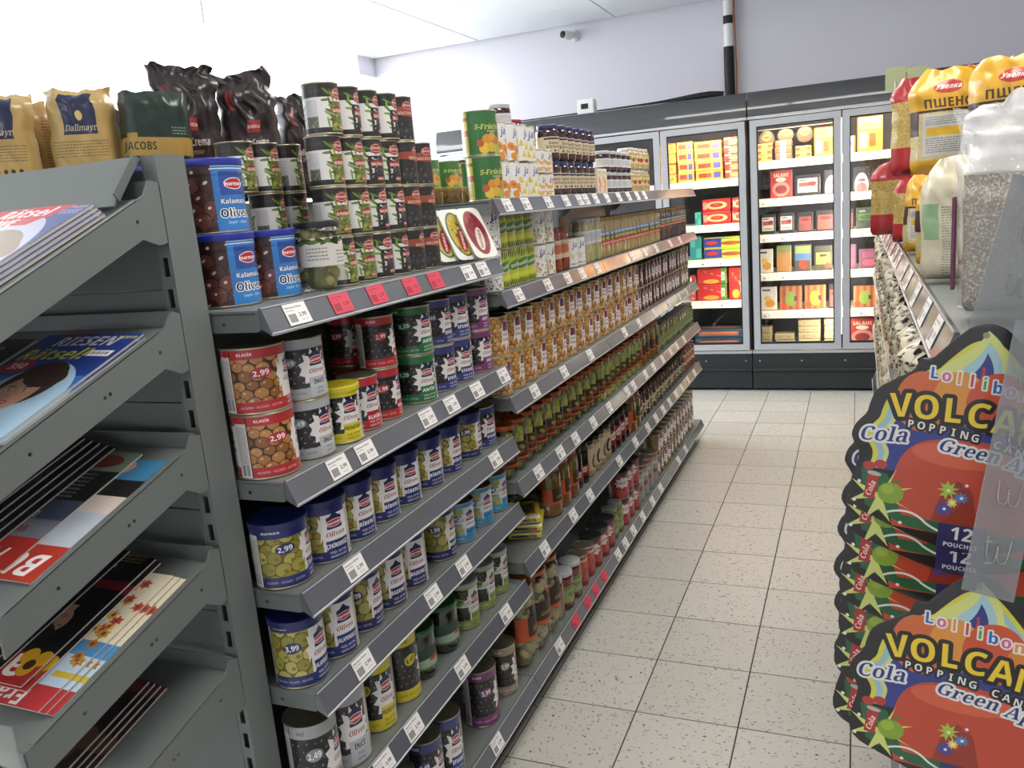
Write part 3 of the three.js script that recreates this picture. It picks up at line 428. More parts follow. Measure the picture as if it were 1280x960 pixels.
const L = {
  pickle: paper((x, w, h) => { x.fillStyle = '#3a2416'; x.fillRect(0, 0, w, h); x.fillStyle = '#b5501f'; x.fillRect(0, h * 0.82, w, h * 0.12); x.fillStyle = '#7a8a35'; x.beginPath(); x.ellipse(w * 0.45, h * 0.3, 24, 14, 0.5, 0, 7); x.fill(); word(x, 'Turşu', w * 0.3, h * 0.52, 34, '#c2563a', { style: 'italic bold', font: 'serif' }); }),
  orange: paper((x, w, h) => { x.fillStyle = '#2f1f16'; x.fillRect(0, 0, w, h); x.fillStyle = '#b84f22'; x.fillRect(0, h * 0.84, w, h * 0.16); x.fillRect(w * 0.1, 0, w * 0.25, h); x.fillStyle = '#9a8a3c'; x.beginPath(); x.ellipse(w * 0.82, h * 0.2, 14, 24, 0.3, 0, 7); x.fill(); word(x, 'Gurme', w * 0.66, h * 0.55, 30, '#b5a164', { style: 'italic bold', font: 'serif' }); }),
  cherry: paper((x, w, h) => { x.fillStyle = '#d3c6a6'; x.fillRect(0, 0, w, h); x.fillStyle = '#3b2f45'; x.fillRect(w * 0.14, h * 0.06, w * 0.62, h * 0.12); word(x, 'Sauer-', w * 0.48, h * 0.38, 34, '#54392e', { font: 'serif' }); word(x, 'kirschen', w * 0.48, h * 0.62, 34, '#54392e', { font: 'serif' }); x.fillStyle = '#5a1c1c'; for (const a of [0.3, 0.45, 0.6]) { x.beginPath(); x.arc(w * a, h * 0.88, 9, 0, 7); x.fill(); } }),
  white: paper((x, w, h) => { x.fillStyle = '#cfcfd0'; x.fillRect(0, 0, w, h); fine(x, 20, 22, w * 0.5, h - 50, '#83838a', 12); word(x, 'ja!', w * 0.78, h * 0.4, 54, '#2a3c80', { style: 'italic bold' }); }),
  skinny: paper((x, w, h) => { x.fillStyle = '#6d86b8'; x.fillRect(0, 0, w, h * 0.28); x.fillStyle = '#4f6a3c'; x.fillRect(0, h * 0.28, w, h * 0.38); x.fillStyle = '#b8352f'; x.fillRect(0, h * 0.66, w, h * 0.34); word(x, 'Kühne', w * 0.5, h * 0.14, 26, '#e2e6ee'); word(x, 'Sprossen', w * 0.5, h * 0.84, 28, '#ecd9c8'); x.fillStyle = '#c9a85a'; x.beginPath(); x.ellipse(w * 0.5, h * 0.48, 40, 16, 0, 0, 7); x.fill(); }),
  green: paper((x, w, h) => { x.fillStyle = '#8f9a66'; x.fillRect(0, 0, w, h); x.fillStyle = '#6b7a3e'; x.fillRect(0, 0, w, h * 0.25); word(x, 'Ajvar', w * 0.5, h * 0.5, 40, '#4c1d14', { font: 'serif' }); x.fillStyle = '#9c3a26'; x.beginPath(); x.ellipse(w * 0.75, h * 0.76, 26, 16, 0.3, 0, 7); x.fill(); }),
  oliveJar: paper((x, w, h) => { x.fillStyle = '#d5d3cb'; x.fillRect(0, 0, w, h); for (let i = 0; i < 16; i++) { x.fillStyle = ['#41582a', '#5d7536', '#2f4420'][i % 3]; x.beginPath(); x.ellipse(i * w / 15, R(2, 22), 22, 8, R(-0.8, 0.8), 0, 7); x.fill(); } x.fillStyle = '#20251a'; x.beginPath(); x.arc(w * 0.55, 16, 16, 0, 7); x.fill(); fine(x, w * 0.12, 44, w * 0.3, 60, '#8a8982', 16); fine(x, w * 0.55, 60, w * 0.22, 50, '#8a8982', 16); word(x, 'OLIVES', w * 0.88, h * 0.86, 16, '#2b2e22'); }),
  beige: paper((x, w, h) => { x.fillStyle = '#bdb08c'; x.fillRect(0, 0, w, h); x.fillStyle = '#33241a'; x.beginPath(); x.ellipse(w * 0.5, h * 0.6, 34, 44, 0.4, 0, 7); x.fill(); x.fillStyle = '#c9bd9c'; x.beginPath(); x.ellipse(w * 0.53, h * 0.6, 14, 30, 0.5, 0, 7); x.fill(); }),
  redLab: paper((x, w, h) => { x.fillStyle = '#7c1f22'; x.fillRect(0, 0, w, h); x.fillStyle = '#c8c2bb'; x.beginPath(); x.ellipse(w * 0.4, h * 0.4, 50, 30, -0.4, 0, 7); x.fill(); x.fillStyle = '#a8322c'; x.fillRect(w * 0.5, h * 0.2, w * 0.12, h * 0.7); word(x, 'Şalgam', w * 0.4, h * 0.4, 26, '#7c1f22', { rot: -0.3 }); }),
};
const gherkins = (r, h, s, n = 34) => pieces(n, (i) => ell(r * 0.24, r * 0.55, r * 0.24, R(-0.6, 0.6)), r * 0.68, h * 0.17, h * 0.76, s);
const rounds = (r, h, s, n = 40) => pieces(n, () => ell(r * 0.3, r * 0.36, r * 0.3, R(-1, 1)), r * 0.64, h * 0.14, h * 0.8, s);
jar('pickleGlass', 'pickle_jar', { r: 0.041, h: 0.16, lid: orangeLid, content: C.pickleM, fill: gherkins(0.041, 0.16, 11), label: L.pickle, labelAt: [0.22, 0.58], brine: C.brineM });
jar('pickle', 'pickle_jar', { r: 0.041, h: 0.16, lid: orangeLid, content: C.pickle, label: L.pickle, labelAt: [0.22, 0.58] });
jar('oliveBig', 'olive_jar', { r: 0.046, h: 0.136, lid: blackLid, neck: 0.94, sh: 0.1, content: C.oliveM, fill: pieces(46, () => ell(0.0115, 0.0135, 0.0115, R(-1, 1), 10, 8), 0.0325, 0.019, 0.112, 5), label: L.oliveJar, labelAt: [0.36, 0.76], brine: C.brineM });
jar('mixedGlass', 'pickle_jar', { r: 0.053, h: 0.27, lid: orangeLid, neck: 0.84, content: C.mixedM, fill: rounds(0.053, 0.27, 21, 90), label: L.orange, labelAt: [0.36, 0.64], brine: phys(0x7a6a3c, { roughness: 0.2 }) });
jar('mixed', 'pickle_jar', { r: 0.044, h: 0.17, lid: orangeLid, content: C.mixed, label: L.orange, labelAt: [0.26, 0.58] });
jar('cherry', 'cherry_jar', { r: 0.039, h: 0.118, lid: plastic(0x2a3566), content: C.cherry, label: L.cherry, labelAt: [0.22, 0.66] });
jar('cherryTall', 'cherry_jar', { r: 0.046, h: 0.142, lid: redLid, content: C.cherry, label: L.cherry, labelAt: [0.2, 0.68] });
jar('berry', 'berry_jar', { r: 0.04, h: 0.085, lid: whiteLid, neck: 0.88, content: C.cherry, label: L.white, labelAt: [0.25, 0.65] });
jar('apple', 'apple_sauce_jar', { r: 0.041, h: 0.098, lid: whiteLid, content: C.apple, label: paper((x, w, h) => { x.fillStyle = '#b39a63'; x.fillRect(0, 0, w, h); x.fillStyle = '#c9bf95'; x.fillRect(w * 0.1, h * 0.1, w * 0.5, h * 0.8); x.fillStyle = '#7c9a3e'; x.beginPath(); x.ellipse(w * 0.25, h * 0.4, 24, 26, 0, 0, 7); x.fill(); x.fillStyle = '#a8332a'; x.beginPath(); x.ellipse(w * 0.45, h * 0.55, 26, 28, 0, 0, 7); x.fill(); }), labelAt: [0.25, 0.7] });
jar('asparagus', 'asparagus_jar', { r: 0.037, h: 0.165, lid: whiteLid, neck: 0.9, content: C.aspar, label: L.white, labelAt: [0.42, 0.72] });
jar('salsa', 'salsa_jar', { r: 0.037, h: 0.145, lid: redLid, content: C.red, label: paper((x, w, h) => { x.fillStyle = '#c7b296'; x.fillRect(0, 0, w, h); x.fillStyle = '#b8603f'; x.beginPath(); x.ellipse(w * 0.4, h * 0.5, 60, 30, 0, 0, 7); x.fill(); word(x, 'Salsa', w * 0.4, h * 0.25, 34, '#8b3428', { font: 'serif' }); }), labelAt: [0.3, 0.72] });
jar('skinny', 'sprout_jar', { r: 0.031, h: 0.16, lid: goldLid, neck: 0.86, sh: 0.1, content: C.pale, label: L.skinny, labelAt: [0.3, 0.64] });
jar('skinnyDark', 'bean_jar', { r: 0.031, h: 0.16, lid: goldLid, neck: 0.86, sh: 0.1, content: C.dark, label: L.skinny, labelAt: [0.42, 0.68] });
jar('brownBowl', 'mushroom_jar', { r: 0.046, h: 0.052, lid: goldLid, neck: 0.95, sh: 0.08, content: inGlass(mottle(['#6f5630', '#806438', '#5d4726'], 200, 12, 10)), labelAt: [0, 0] });
jar('greenPlastic', 'olive_jar', { r: 0.042, h: 0.125, lid: lidGreen, neck: 0.96, sh: 0.06, content: inGlass(mottle(['#1c2320', '#252d28', '#131a17', '#36473c'], 300, 8, 8)), label: paper((x, w, h) => { x.fillStyle = '#2f4a3a'; x.fillRect(0, 0, w, h); x.fillStyle = '#9fae9a'; x.beginPath(); x.moveTo(0, h); x.lineTo(0, h * 0.62); x.lineTo(w, h * 0.35); x.lineTo(w, h); x.fill(); x.fillStyle = '#4f7c43'; x.fillRect(0, h * 0.9, w, h); x.fillStyle = '#a33a2c'; x.beginPath(); x.ellipse(w * 0.66, h * 0.5, 36, 14, -0.3, 0, 7); x.fill(); }), labelAt: [0.2, 0.62] });
jar('palePickle', 'pickle_jar', { r: 0.036, h: 0.13, lid: plastic(0x6b716f), content: C.olive, label: L.green, labelAt: [0.2, 0.6] });
jar('darkSauce', 'sauce_jar', { r: 0.034, h: 0.15, lid: blackLid, content: inGlass(mottle(['#18100f', '#211513', '#120b0a'], 100, 12, 12)), label: L.redLab, labelAt: [0.2, 0.46] });
jar('beigeJar', 'bean_jar', { r: 0.036, h: 0.14, lid: blackLid, neck: 0.94, sh: 0.08, content: C.pale, label: L.beige, labelAt: [0.18, 0.78] });
jar('redJar', 'beetroot_jar', { r: 0.037, h: 0.14, lid: blackLid, content: C.cherry, label: L.redLab, labelAt: [0.24, 0.7] });
jar('brownJar', 'bean_jar', { r: 0.035, h: 0.13, lid: mat(0x55321e, { roughness: 0.4 }), content: C.dark, label: L.beige, labelAt: [0.22, 0.55] });
jar('ajvar', 'ajvar_jar', { r: 0.042, h: 0.135, lid: whiteLid, neck: 0.9, sh: 0.14, content: C.paste, label: L.green, labelAt: [0.2, 0.66] });
jar('gherkinLow', 'pickle_jar', { r: 0.034, h: 0.14, lid: whiteLid, content: C.mixed, labelAt: [0, 0] });
tin('tomato', 'tomato_tin', canvasTex(512, 256, (x, W, H) => { for (let k = 0; k < 2; k++) { x.save(); x.translate(k * 256, 0); x.beginPath(); x.rect(0, 0, 256, H); x.clip(); x.fillStyle = '#c9c4bf'; x.fillRect(0, 0, 256, H); x.fillStyle = '#8e2423'; x.fillRect(120, 0, 136, H); x.fillStyle = '#b13a2c'; for (const [a, b] of [[60, 0.4], [150, 0.55], [200, 0.75], [70, 0.8], [180, 0.3]]) { x.beginPath(); x.arc(a, H * b, 34, 0, 7); x.fill(); } x.fillStyle = '#4f6a35'; x.fillRect(20, H * 0.1, 90, 20); word(x, 'TAMEK', 190, H * 0.14, 34, '#d8cbb8'); x.restore(); } }), 0.04, 0.118);
tin('tomatoRed', 'tomato_tin', canvasTex(512, 256, (x, W, H) => { for (let k = 0; k < 2; k++) { x.save(); x.translate(k * 256, 0); x.beginPath(); x.rect(0, 0, 256, H); x.clip(); x.fillStyle = '#7e1c22'; x.fillRect(0, 0, 256, H); x.fillStyle = '#a5302c'; for (const [a, b] of [[60, 0.7], [130, 0.8], [200, 0.7]]) { x.beginPath(); x.arc(a, H * b, 40, 0, 7); x.fill(); } blot(x, 150, H * 0.38, 80, 60, '#cfc6c0', 9, 0.3); word(x, 'SALÇA', 150, H * 0.38, 36, '#7e1c22'); x.restore(); } }), 0.043, 0.12, { cap: 1, capMat: blackLid });
tin('greyTin', 'paste_tin', canvasTex(512, 256, (x, W, H) => { for (let k = 0; k < 2; k++) { x.save(); x.translate(k * 256, 0); x.fillStyle = '#7e8583'; x.fillRect(0, 0, 256, H); x.fillStyle = '#8e3330'; x.fillRect(0, 0, 256, H * 0.1); x.fillRect(30, H * 0.5, 180, H * 0.14); word(x, 'DOMATES', 120, H * 0.3, 36, '#c9cfcc'); x.restore(); } }), 0.044, 0.155);
// ---------------------------------------------------------------- goods on the long shelving run
const FWD = V(0, 0, -1).applyQuaternion(camera.quaternion);
const depthOf = (x, y, z) => V(x, y, z).sub(EYE).dot(FWD);
// z of a round thing of radius r whose right outline the photograph shows in column u
function zRight(u, x, y, r) { let z = zAt(u, x, y); for (let i = 0; i < 4; i++) z = zAt(u - r * FOCAL / depthOf(x, y, z), x, y); return z; }
const facing = { default: 0.414, vitaGreen: 0.342, vitaBlack: 0.342, vitaBrown: 0.342, kalamata: 0.376, fruit: 0.33, jaApricot: 0.2, jaPine: 0.2, jaPeach: 0.2, jaBean: 0.2, jaMush: 0.2, jaPlain: 0.2, crack: 0.18, chick: 0.33, kidney: 0.33, lentil: 0.33 };
const turnFor = (key, deg) => deg * Math.PI / 180 - 2 * Math.PI * (facing[key] ?? (kinds[key].category === 'jar' ? 0.25 : facing.default));
function stack(key, x, y, z, n, deg, label, group, upper) {
  for (let i = 0; i < n; i++) place(key, x + (i ? R(-0.001, 0.001) : 0), y + i * (kinds[key].h + 0.0003), z, turnFor(key, deg + R(-9, 9)), n > 1 && upper ? (i ? 'upper ' : 'lower ') + label : label, group);
}
function rowAt(y, list) { // [key, right edge u, x, levels, facing degrees, label, group]
  const done = [];
  for (const [key, u, x, n, deg, label, group, upper] of list) {
    const r = kinds[key].r; let z = Math.min(zRight(u, x, y, r), ZA[0] - 0.001 - r);
    for (const [px, pz, pr] of done) { const d = r + pr + 0.0006, dx = x - px; if (Math.abs(dx) < d) { const need = Math.sqrt(d * d - dx * dx); if (z > pz - need && z < pz + need) z = pz - need; } }
    done.push([x, z, r]); stack(key, x, y, z, n, deg, label, group, upper);
  }
  return done;
}
// top shelf of the olive bay
const yK = SA[0];
{
  const k = kinds.kalamata, zk = Math.min(zRight(329, -1.045, yK, k.r), ZA[0] - 0.001 - k.r), zk2 = zk - 2 * k.r - 0.002, g = 'blue Kalamata olive tins';
  place('kalamata', -1.045, yK, zk, turnFor('kalamata', 84), 'blue Kalamata olive tin with blue lid, beside the rack post, under another', g);
  place('kalamata', -1.045, yK, zk2, turnFor('kalamata', 84), 'blue Kalamata olive tin standing beside the glass olive jar', g);
  place('kalamata', -1.052, yK + k.h + 0.0003, zk - 0.003, turnFor('kalamata', 80), 'blue Kalamata olive tin stacked on top, in front of the coffee bags', g);
  place('kalamata', -1.166, yK, zk - 0.012, turnFor('kalamata', 84), 'blue Kalamata olive tin mostly hidden behind the rack post, lower', g);
  place('kalamata', -1.174, yK + k.h + 0.0003, zk - 0.015, turnFor('kalamata', 84), 'blue Kalamata olive tin peeking past the rack post, upper', g);
  place('oliveBig', -0.985, yK, zk2 - 0.0865, turnFor('oliveBig', 70), 'glass jar of green olives with black lid and white label', null);
  const V4 = ['vitaGreen', 'vitaGreen', 'vitaBlack', 'vitaBlack', 'vitaBrown', 'vitaBrown'], nm = { vitaGreen: ['white tin of green olives with red ribbon', 'green olive tins with red ribbon'], vitaBlack: ['white tin of black olives with red ribbon', 'black olive tins with red ribbon'], vitaBrown: ['dark tin of black olives with rust-red band', 'black olive tins with rust-red band'] };
  const lvl = ['in the bottom layer', 'in the second layer', 'in the third layer', 'in the highest layer'], r = kinds.vitaGreen.r, h = kinds.vitaGreen.h + 0.0003;
  let z = Math.min(zRight(446, -1.0, yK, r), zk2 - 0.0865 - 0.0845);
  V4.forEach((key, i) => { for (let l = 0; l < 4; l++) { if (l === 3 && i === 5) continue; const kk = l === 3 && i === 1 ? 'vitaBlack' : key; place(kk, -1.0 + R(-0.003, 0.003), yK + l * h, z - i * (2 * r + 0.0012) + (l === 3 ? -0.004 : 0), turnFor(kk, R(72, 106)), nm[kk][0] + ' ' + lvl[l] + ', ' + ORD[i + 1] + ' column', nm[kk][1] + ', front stack'); } });
  // second column of the same tins, behind the blue tins and the jar
  const zb = zRight(383, -1.15, yK + 2 * h, r);
  for (let i = -1; i < 3; i++) for (let l = 0; l < 3; l++) { if (i < 0 && l < 2) continue; if (i === 2 && l === 0) continue; const zz = zb + i * (2 * r + 0.004); if (i === 2 && l === 1) continue; if (i >= 0 || l === 2) place('vitaGreen', -1.15, yK + (i < 0 ? 0 : l * h), zz, turnFor('vitaGreen', R(80, 120)), nm.vitaGreen[0] + ' ' + lvl[i < 0 ? 0 : l] + ', rear stack, ' + ORD[i + 2] + ' column', nm.vitaGreen[1] + ', rear stack'); }
  const xs = -1.105, z3 = zb + 2 * (2 * r + 0.004); void xs; void z3;
}
// leaning lids with oval pictures
{
  const ovals = [['#a9b878', '#5d7a34', '#9a2430', 'green oval picture label'], ['#b8a23e', '#47663a', '#a03428', 'yellow and green oval picture label'], ['#7c1f28', '#8f2f34', '#d8cfc6', 'dark red oval picture label']];
  const W = 0.084, H = 0.15, sh = new THREE.Shape(); const c = 0.022; sh.moveTo(-W / 2 + c, 0); sh.lineTo(W / 2 - c, 0); sh.quadraticCurveTo(W / 2, 0, W / 2, c); sh.lineTo(W / 2, H - c); sh.quadraticCurveTo(W / 2, H, W / 2 - c, H); sh.lineTo(-W / 2 + c, H); sh.quadraticCurveTo(-W / 2, H, -W / 2, H - c); sh.lineTo(-W / 2, c); sh.quadraticCurveTo(-W / 2, 0, -W / 2 + c, 0);
  const lidG = new THREE.ExtrudeGeometry(sh, { depth: 0.0015, bevelEnabled: false, curveSegments: 6 }); { const u = lidG.attributes.uv, p = lidG.attributes.position; for (let i = 0; i < u.count; i++) u.setXY(i, p.getX(i) / W + 0.5, p.getY(i) / H); }
  const tub = new THREE.ExtrudeGeometry(sh, { depth: 0.012, bevelEnabled: false, curveSegments: 6 }); tub.scale(0.86, 0.9, 1); tub.translate(0, 0.008, -0.0122);
  ovals.forEach(([a, b, t, lab], i) => {
    const g = base('deli_tray', 0, 0, 0), m = mat(0xffffff, { roughness: 0.4, map: canvasTex(160, 256, (x, w, h) => { x.fillStyle = '#e2e0da'; x.fillRect(0, 0, w, h); x.fillStyle = b; x.beginPath(); x.ellipse(80, 128, 66, 112, 0, 0, 7); x.fill(); x.fillStyle = a; x.beginPath(); x.ellipse(80, 128, 56, 102, 0, 0, 7); x.fill(); for (let k = 0; k < 50; k++) { x.fillStyle = [b, a, i === 2 ? '#94363a' : '#c9b95e'][k % 3]; x.beginPath(); x.ellipse(R(42, 118), R(50, 206), 12, 7, R(0, 3), 0, 7); x.fill(); } x.fillStyle = t; x.beginPath(); x.ellipse(84, 160, 26, 60, 0.25, 0, 7); x.fill(); word(x, 'marmara', 84, 160, 26, i === 2 ? '#7c1f28' : '#efe9df', { rot: -1.32, fit: 96 }); }) });
    mesh('lid', lidG, m, g); mesh('tub', tub, mat(0xd9d6cf, { roughness: 0.5 }), g);
    g.position.set(-0.964 + i * 0.033, yK, -1.9345 - i * 0.0395); g.rotation.set(-0.5, 1.2, 0, 'YXZ'); g.position.y = yK + 0.002 + 0.0136 * Math.sin(0.5) ;
    tag(g, 'white deli tray leaning back on the top shelf with ' + lab, 'food tray', 'leaning deli trays');
  });
}
const X2 = -0.965;
rowAt(SA[1], [
  ['walnut', 368, -0.975, 2, 124, 'tin of brown olives with red bands, beside the rack post', 'red-banded brown olive tins', 1],
  ['inci', 413, X2, 2, 82, 'silver-banded tin of black olives standing next to the brown olives', 'silver black olive tins', 1],
  ['premiumLow', 452, -0.955, 1, 70, 'yellow-lidded tin of black olives between silver and red tins', null],
  ['klasik', 477, -0.965, 1, 74, 'red-banded tin of black olives right beside the yellow-lidded tin, lower', 'red black-olive tins'],
  ['klasik', 501, -0.965, 2, 112, 'red-banded tin of black olives beside a gap before the green tins', 'red black-olive tins', 1],
  ['klasik', 468, -1.055, 2, 70, 'red-banded tin of black olives standing behind the yellow-lidded tin', 'red black-olive tins', 1],
  ['antik', 549, X2, 2, 72, 'green-banded tin of black olives in the middle of the shelf', 'green-banded black olive tins', 1],
  ['epsane', 573, X2, 2, 90, 'blue-banded tin of black olives touching the green tins', 'blue-banded black olive tins', 1],
  ['epsane', 594, X2, 2, 70, 'blue-banded tin of black olives touching the purple tins', 'blue-banded black olive tins', 1],
  ['dev', 618, X2, 2, 74, 'purple-banded tin of black olives at the shelf end', 'purple-banded black olive tins', 1]]);
{
  const g3 = 'navy-lidded green olive tins on the third shelf';
  rowAt(SA[2], [['cekir', 391, -0.975, 1, 122, 'large navy-banded tin of green olives beside the rack post, price oval in front', g3], ['cekir', 434, X2, 1, 76, 'navy-banded tin of pitted green olives with price oval, second from the rack post', g3],
    ...[467, 494, 526, 557, 580, 605].map((u, i) => ['biber', u, X2, 1, [66, 66, 70, 78, 76, 108][i], 'navy-banded tin of green olives on the third shelf, ' + ORD[i + 3] + ' from the rack post', g3]), ['epsane', 615, X2, 1, 70, 'short blue-banded tin ending the third shelf of the olive bay', null]]);
  const g4 = 'navy-lidded olive tins on the fourth shelf';
  rowAt(SA[3], [['jalap', 400, X2, 1, 84, 'wide navy-lidded tin of green olives with jalapeño, beside the rack post', g4], ['jalap', 441, X2, 1, 70, 'navy-lidded tin of green olives with jalapeño, second on its shelf', g4], ['badem', 472, X2, 1, 100, 'navy-lidded olive tin with its price oval turned to the front, middle of the fourth shelf', g4],
    ['badem', 504, X2, 1, 70, 'navy-lidded tin of green olives with almond behind the fourth shelf rail', g4], ['badem', 531, X2, 1, 70, 'navy-lidded tin of green olives with almond before the empty gap', g4], ['badem', 573, X2, 1, 92, 'navy-lidded olive tin standing alone beside the light blue tins', g4],
    ...[596, 618, 636].map((u, i) => ['tuzBlue', u, -0.955, 1, 78, 'light blue salt-free olive tin, ' + ORD[3 - i] + ' from the fourth shelf end', 'light blue olive tins'])]);
  rowAt(SA[4], [['inciTall', 421, X2, 1, 100, 'tall silver tin of black olives beside the rack post', 'tall silver tins'], ['inciTall', 462, X2, 1, 76, 'tall silver tin of black olives next to the yellow tin', 'tall silver tins'],
    ['premium', 498, X2, 1, 74, 'tall yellow-banded black olive tin showing its crest', 'tall yellow tins'], ['premium', 528, X2, 1, 140, 'tall yellow-banded black olive tin touching the green-lidded jar', 'tall yellow tins'],
    ['greenPlastic', 548, X2, 1, 70, 'dark jar with green lid touching the yellow tin', 'green-lidded jars'], ['greenPlastic', 576, X2, 1, 76, 'dark jar with green lid touching the pale-lidded tins', 'green-lidded jars'],
    ...[602, 622, 638].map((u, i) => ['tuzGreen', u, X2, 1, 80, 'olive green tin with pale grey lid, ' + ORD[3 - i] + ' from the fifth shelf end', 'pale-lidded green tins'])]);
  rowAt(SA[5], [['antikTall', 528, X2, 1, 80, 'tall green-banded tin on the base shelf', null], ['epsaneTall', 560, X2, 1, 86, 'tall blue-banded olive tin on the base shelf beside the green tin', 'tall blue tins'], ['epsaneTall', 583, -0.96, 1, 74, 'tall blue-banded olive tin on the base shelf nearer the purple tin', 'tall blue tins'],
    ['devTall', 626, X2, 1, 108, 'tall purple-banded tin of black olives on the base shelf', null], ['taupe', 649, -0.96, 1, 100, 'tall beige-banded tin of small black olives on the base shelf', null]]);
}
// ---- the three further bays, filled along each shelf
const counts = {};
function seq(y, x, z, list, o = {}) {
  for (const [key, n, levels, deg, label, group] of list) for (let i = 0; i < n; i++) {
    const k = kinds[key], r = k.r; z -= r + 0.0008; if (z - r < ZA[4] + 0.004) return z;
    const c = counts[label] = (counts[label] ?? 0) + 1;
    for (let l = 0; l < levels; l++) place(key, x + R(-0.003, 0.003), y + l * (k.h + 0.0003), z, turnFor(key, deg + R(-14, 14)), label + (levels > 1 ? (l ? ', upper layer' : ', lower layer') : '') + (n > 1 ? ', ' + ORD[c] + ' from olive bay' : ''), group + (levels > 1 ? (l ? ', upper layer' : ', lower layer') : ''));
    z -= r + (o.gap ?? 0.001);
  }
  return z;
}
const z0 = ZA[1] - 0.006;
{ // top shelf
  let z = zRight(630, -0.965, SB[0], 0.05) + 0.0508;
  z = seq(SB[0], -0.965, z, [['fruit', 1, 2, 70, 'large green tin of mixed fruit on the top shelf', 'large green fruit tins'], ['jaApricot', 2, 2, 75, 'white tin with orange fruit on the top shelf', 'white apricot tins'], ['jaPine', 2, 2, 75, 'white tin with yellow fruit pieces on the top shelf', 'white pineapple tins'], ['jaPeach', 2, 2, 75, 'small white tin with orange slices on the top shelf', 'small white peach tins']]);
  const zc = z; z = seq(SB[0], -0.965, z, [['cherry', 6, 2, 75, 'dark cherry jar with cream label on the top shelf', 'dark cherry jars']]);
  place('cherry', -1.075, SB[0], zc + 0.02, turnFor('cherry', 75), 'dark cherry jar behind the small white tins on the top shelf', null); place('cherryTall', -1.075, SB[0] + kinds.cherry.h + 0.0003, zc + 0.02, turnFor('cherryTall', 75), 'large dark cherry jar with red lid standing highest on the top shelf', null);
  const zs = zAt(632, -1.07, SB[0]); for (let l = 0; l < 2; l++) place('jaApricot', -1.07, SB[0] + l * 0.1083, zs, 0, 'white fruit tin at the back under the dark grey-lidded jar, ' + (l ? 'upper' : 'lower'), 'white fruit tins at the back'); place('berry', -1.07, SB[0] + 0.2166, zs, 0, 'dark jar with pale lid on top of the white fruit tins', null);
  // cartons
  const cg = rbox(-0.024, 0.024, 0, 0.098, -0.033, 0.033, 0.002, 1), cm = phys(0xffffff, { roughness: 0.4, map: canvasTex(256, 256, (x) => { x.fillStyle = '#ddd6c8'; x.fillRect(0, 0, 256, 256); x.fillStyle = '#d8955a'; for (const [a, b] of [[90, 110], [160, 150], [110, 200]]) { x.beginPath(); x.ellipse(a, b, 46, 38, 0.4, 0, 7); x.fill(); } word(x, 'Pfirsich', 128, 36, 36, '#9a5a35'); }) });
  for (let i = 0; i < 2; i++) { z -= 0.035; const c = tag(mesh(numbered('peach_carton'), cg, cm, scene), 'cream peach carton between cherry and berry jars, ' + (i ? 'touching the berry jars' : 'touching the cherry jars'), 'carton', 'peach cartons'); c.position.set(-0.955, SB[0] + 0.0002, z); z -= 0.036; }
  z = seq(SB[0], -0.965, z, [['berry', 5, 2, 75, 'squat dark berry jar with pale lid, top shelf', 'squat berry jars'], ['apple', 4, 2, 80, 'apple sauce jar with white lid on the top shelf', 'apple sauce jars']]);
  // low brown jars and fruit tins at the back
  let nb = 1; for (const u of [536, 562, 590]) { const zz = zAt(u, -1.2, SB[0]); if (zz > z0 - 0.05) continue; place('brownBowl', -1.2, SB[0], zz, 0, 'low jar of brown mushrooms under a fruit tin, ' + ORD[nb] + ' from the olive stack', 'low brown jars'); place('fruitLow', -1.2, SB[0] + 0.0523, zz, turnFor('fruit', 70), 'low green fruit tin on a brown jar, ' + ORD[nb++] + ' from the olive stack', 'low green fruit tins'); }
}
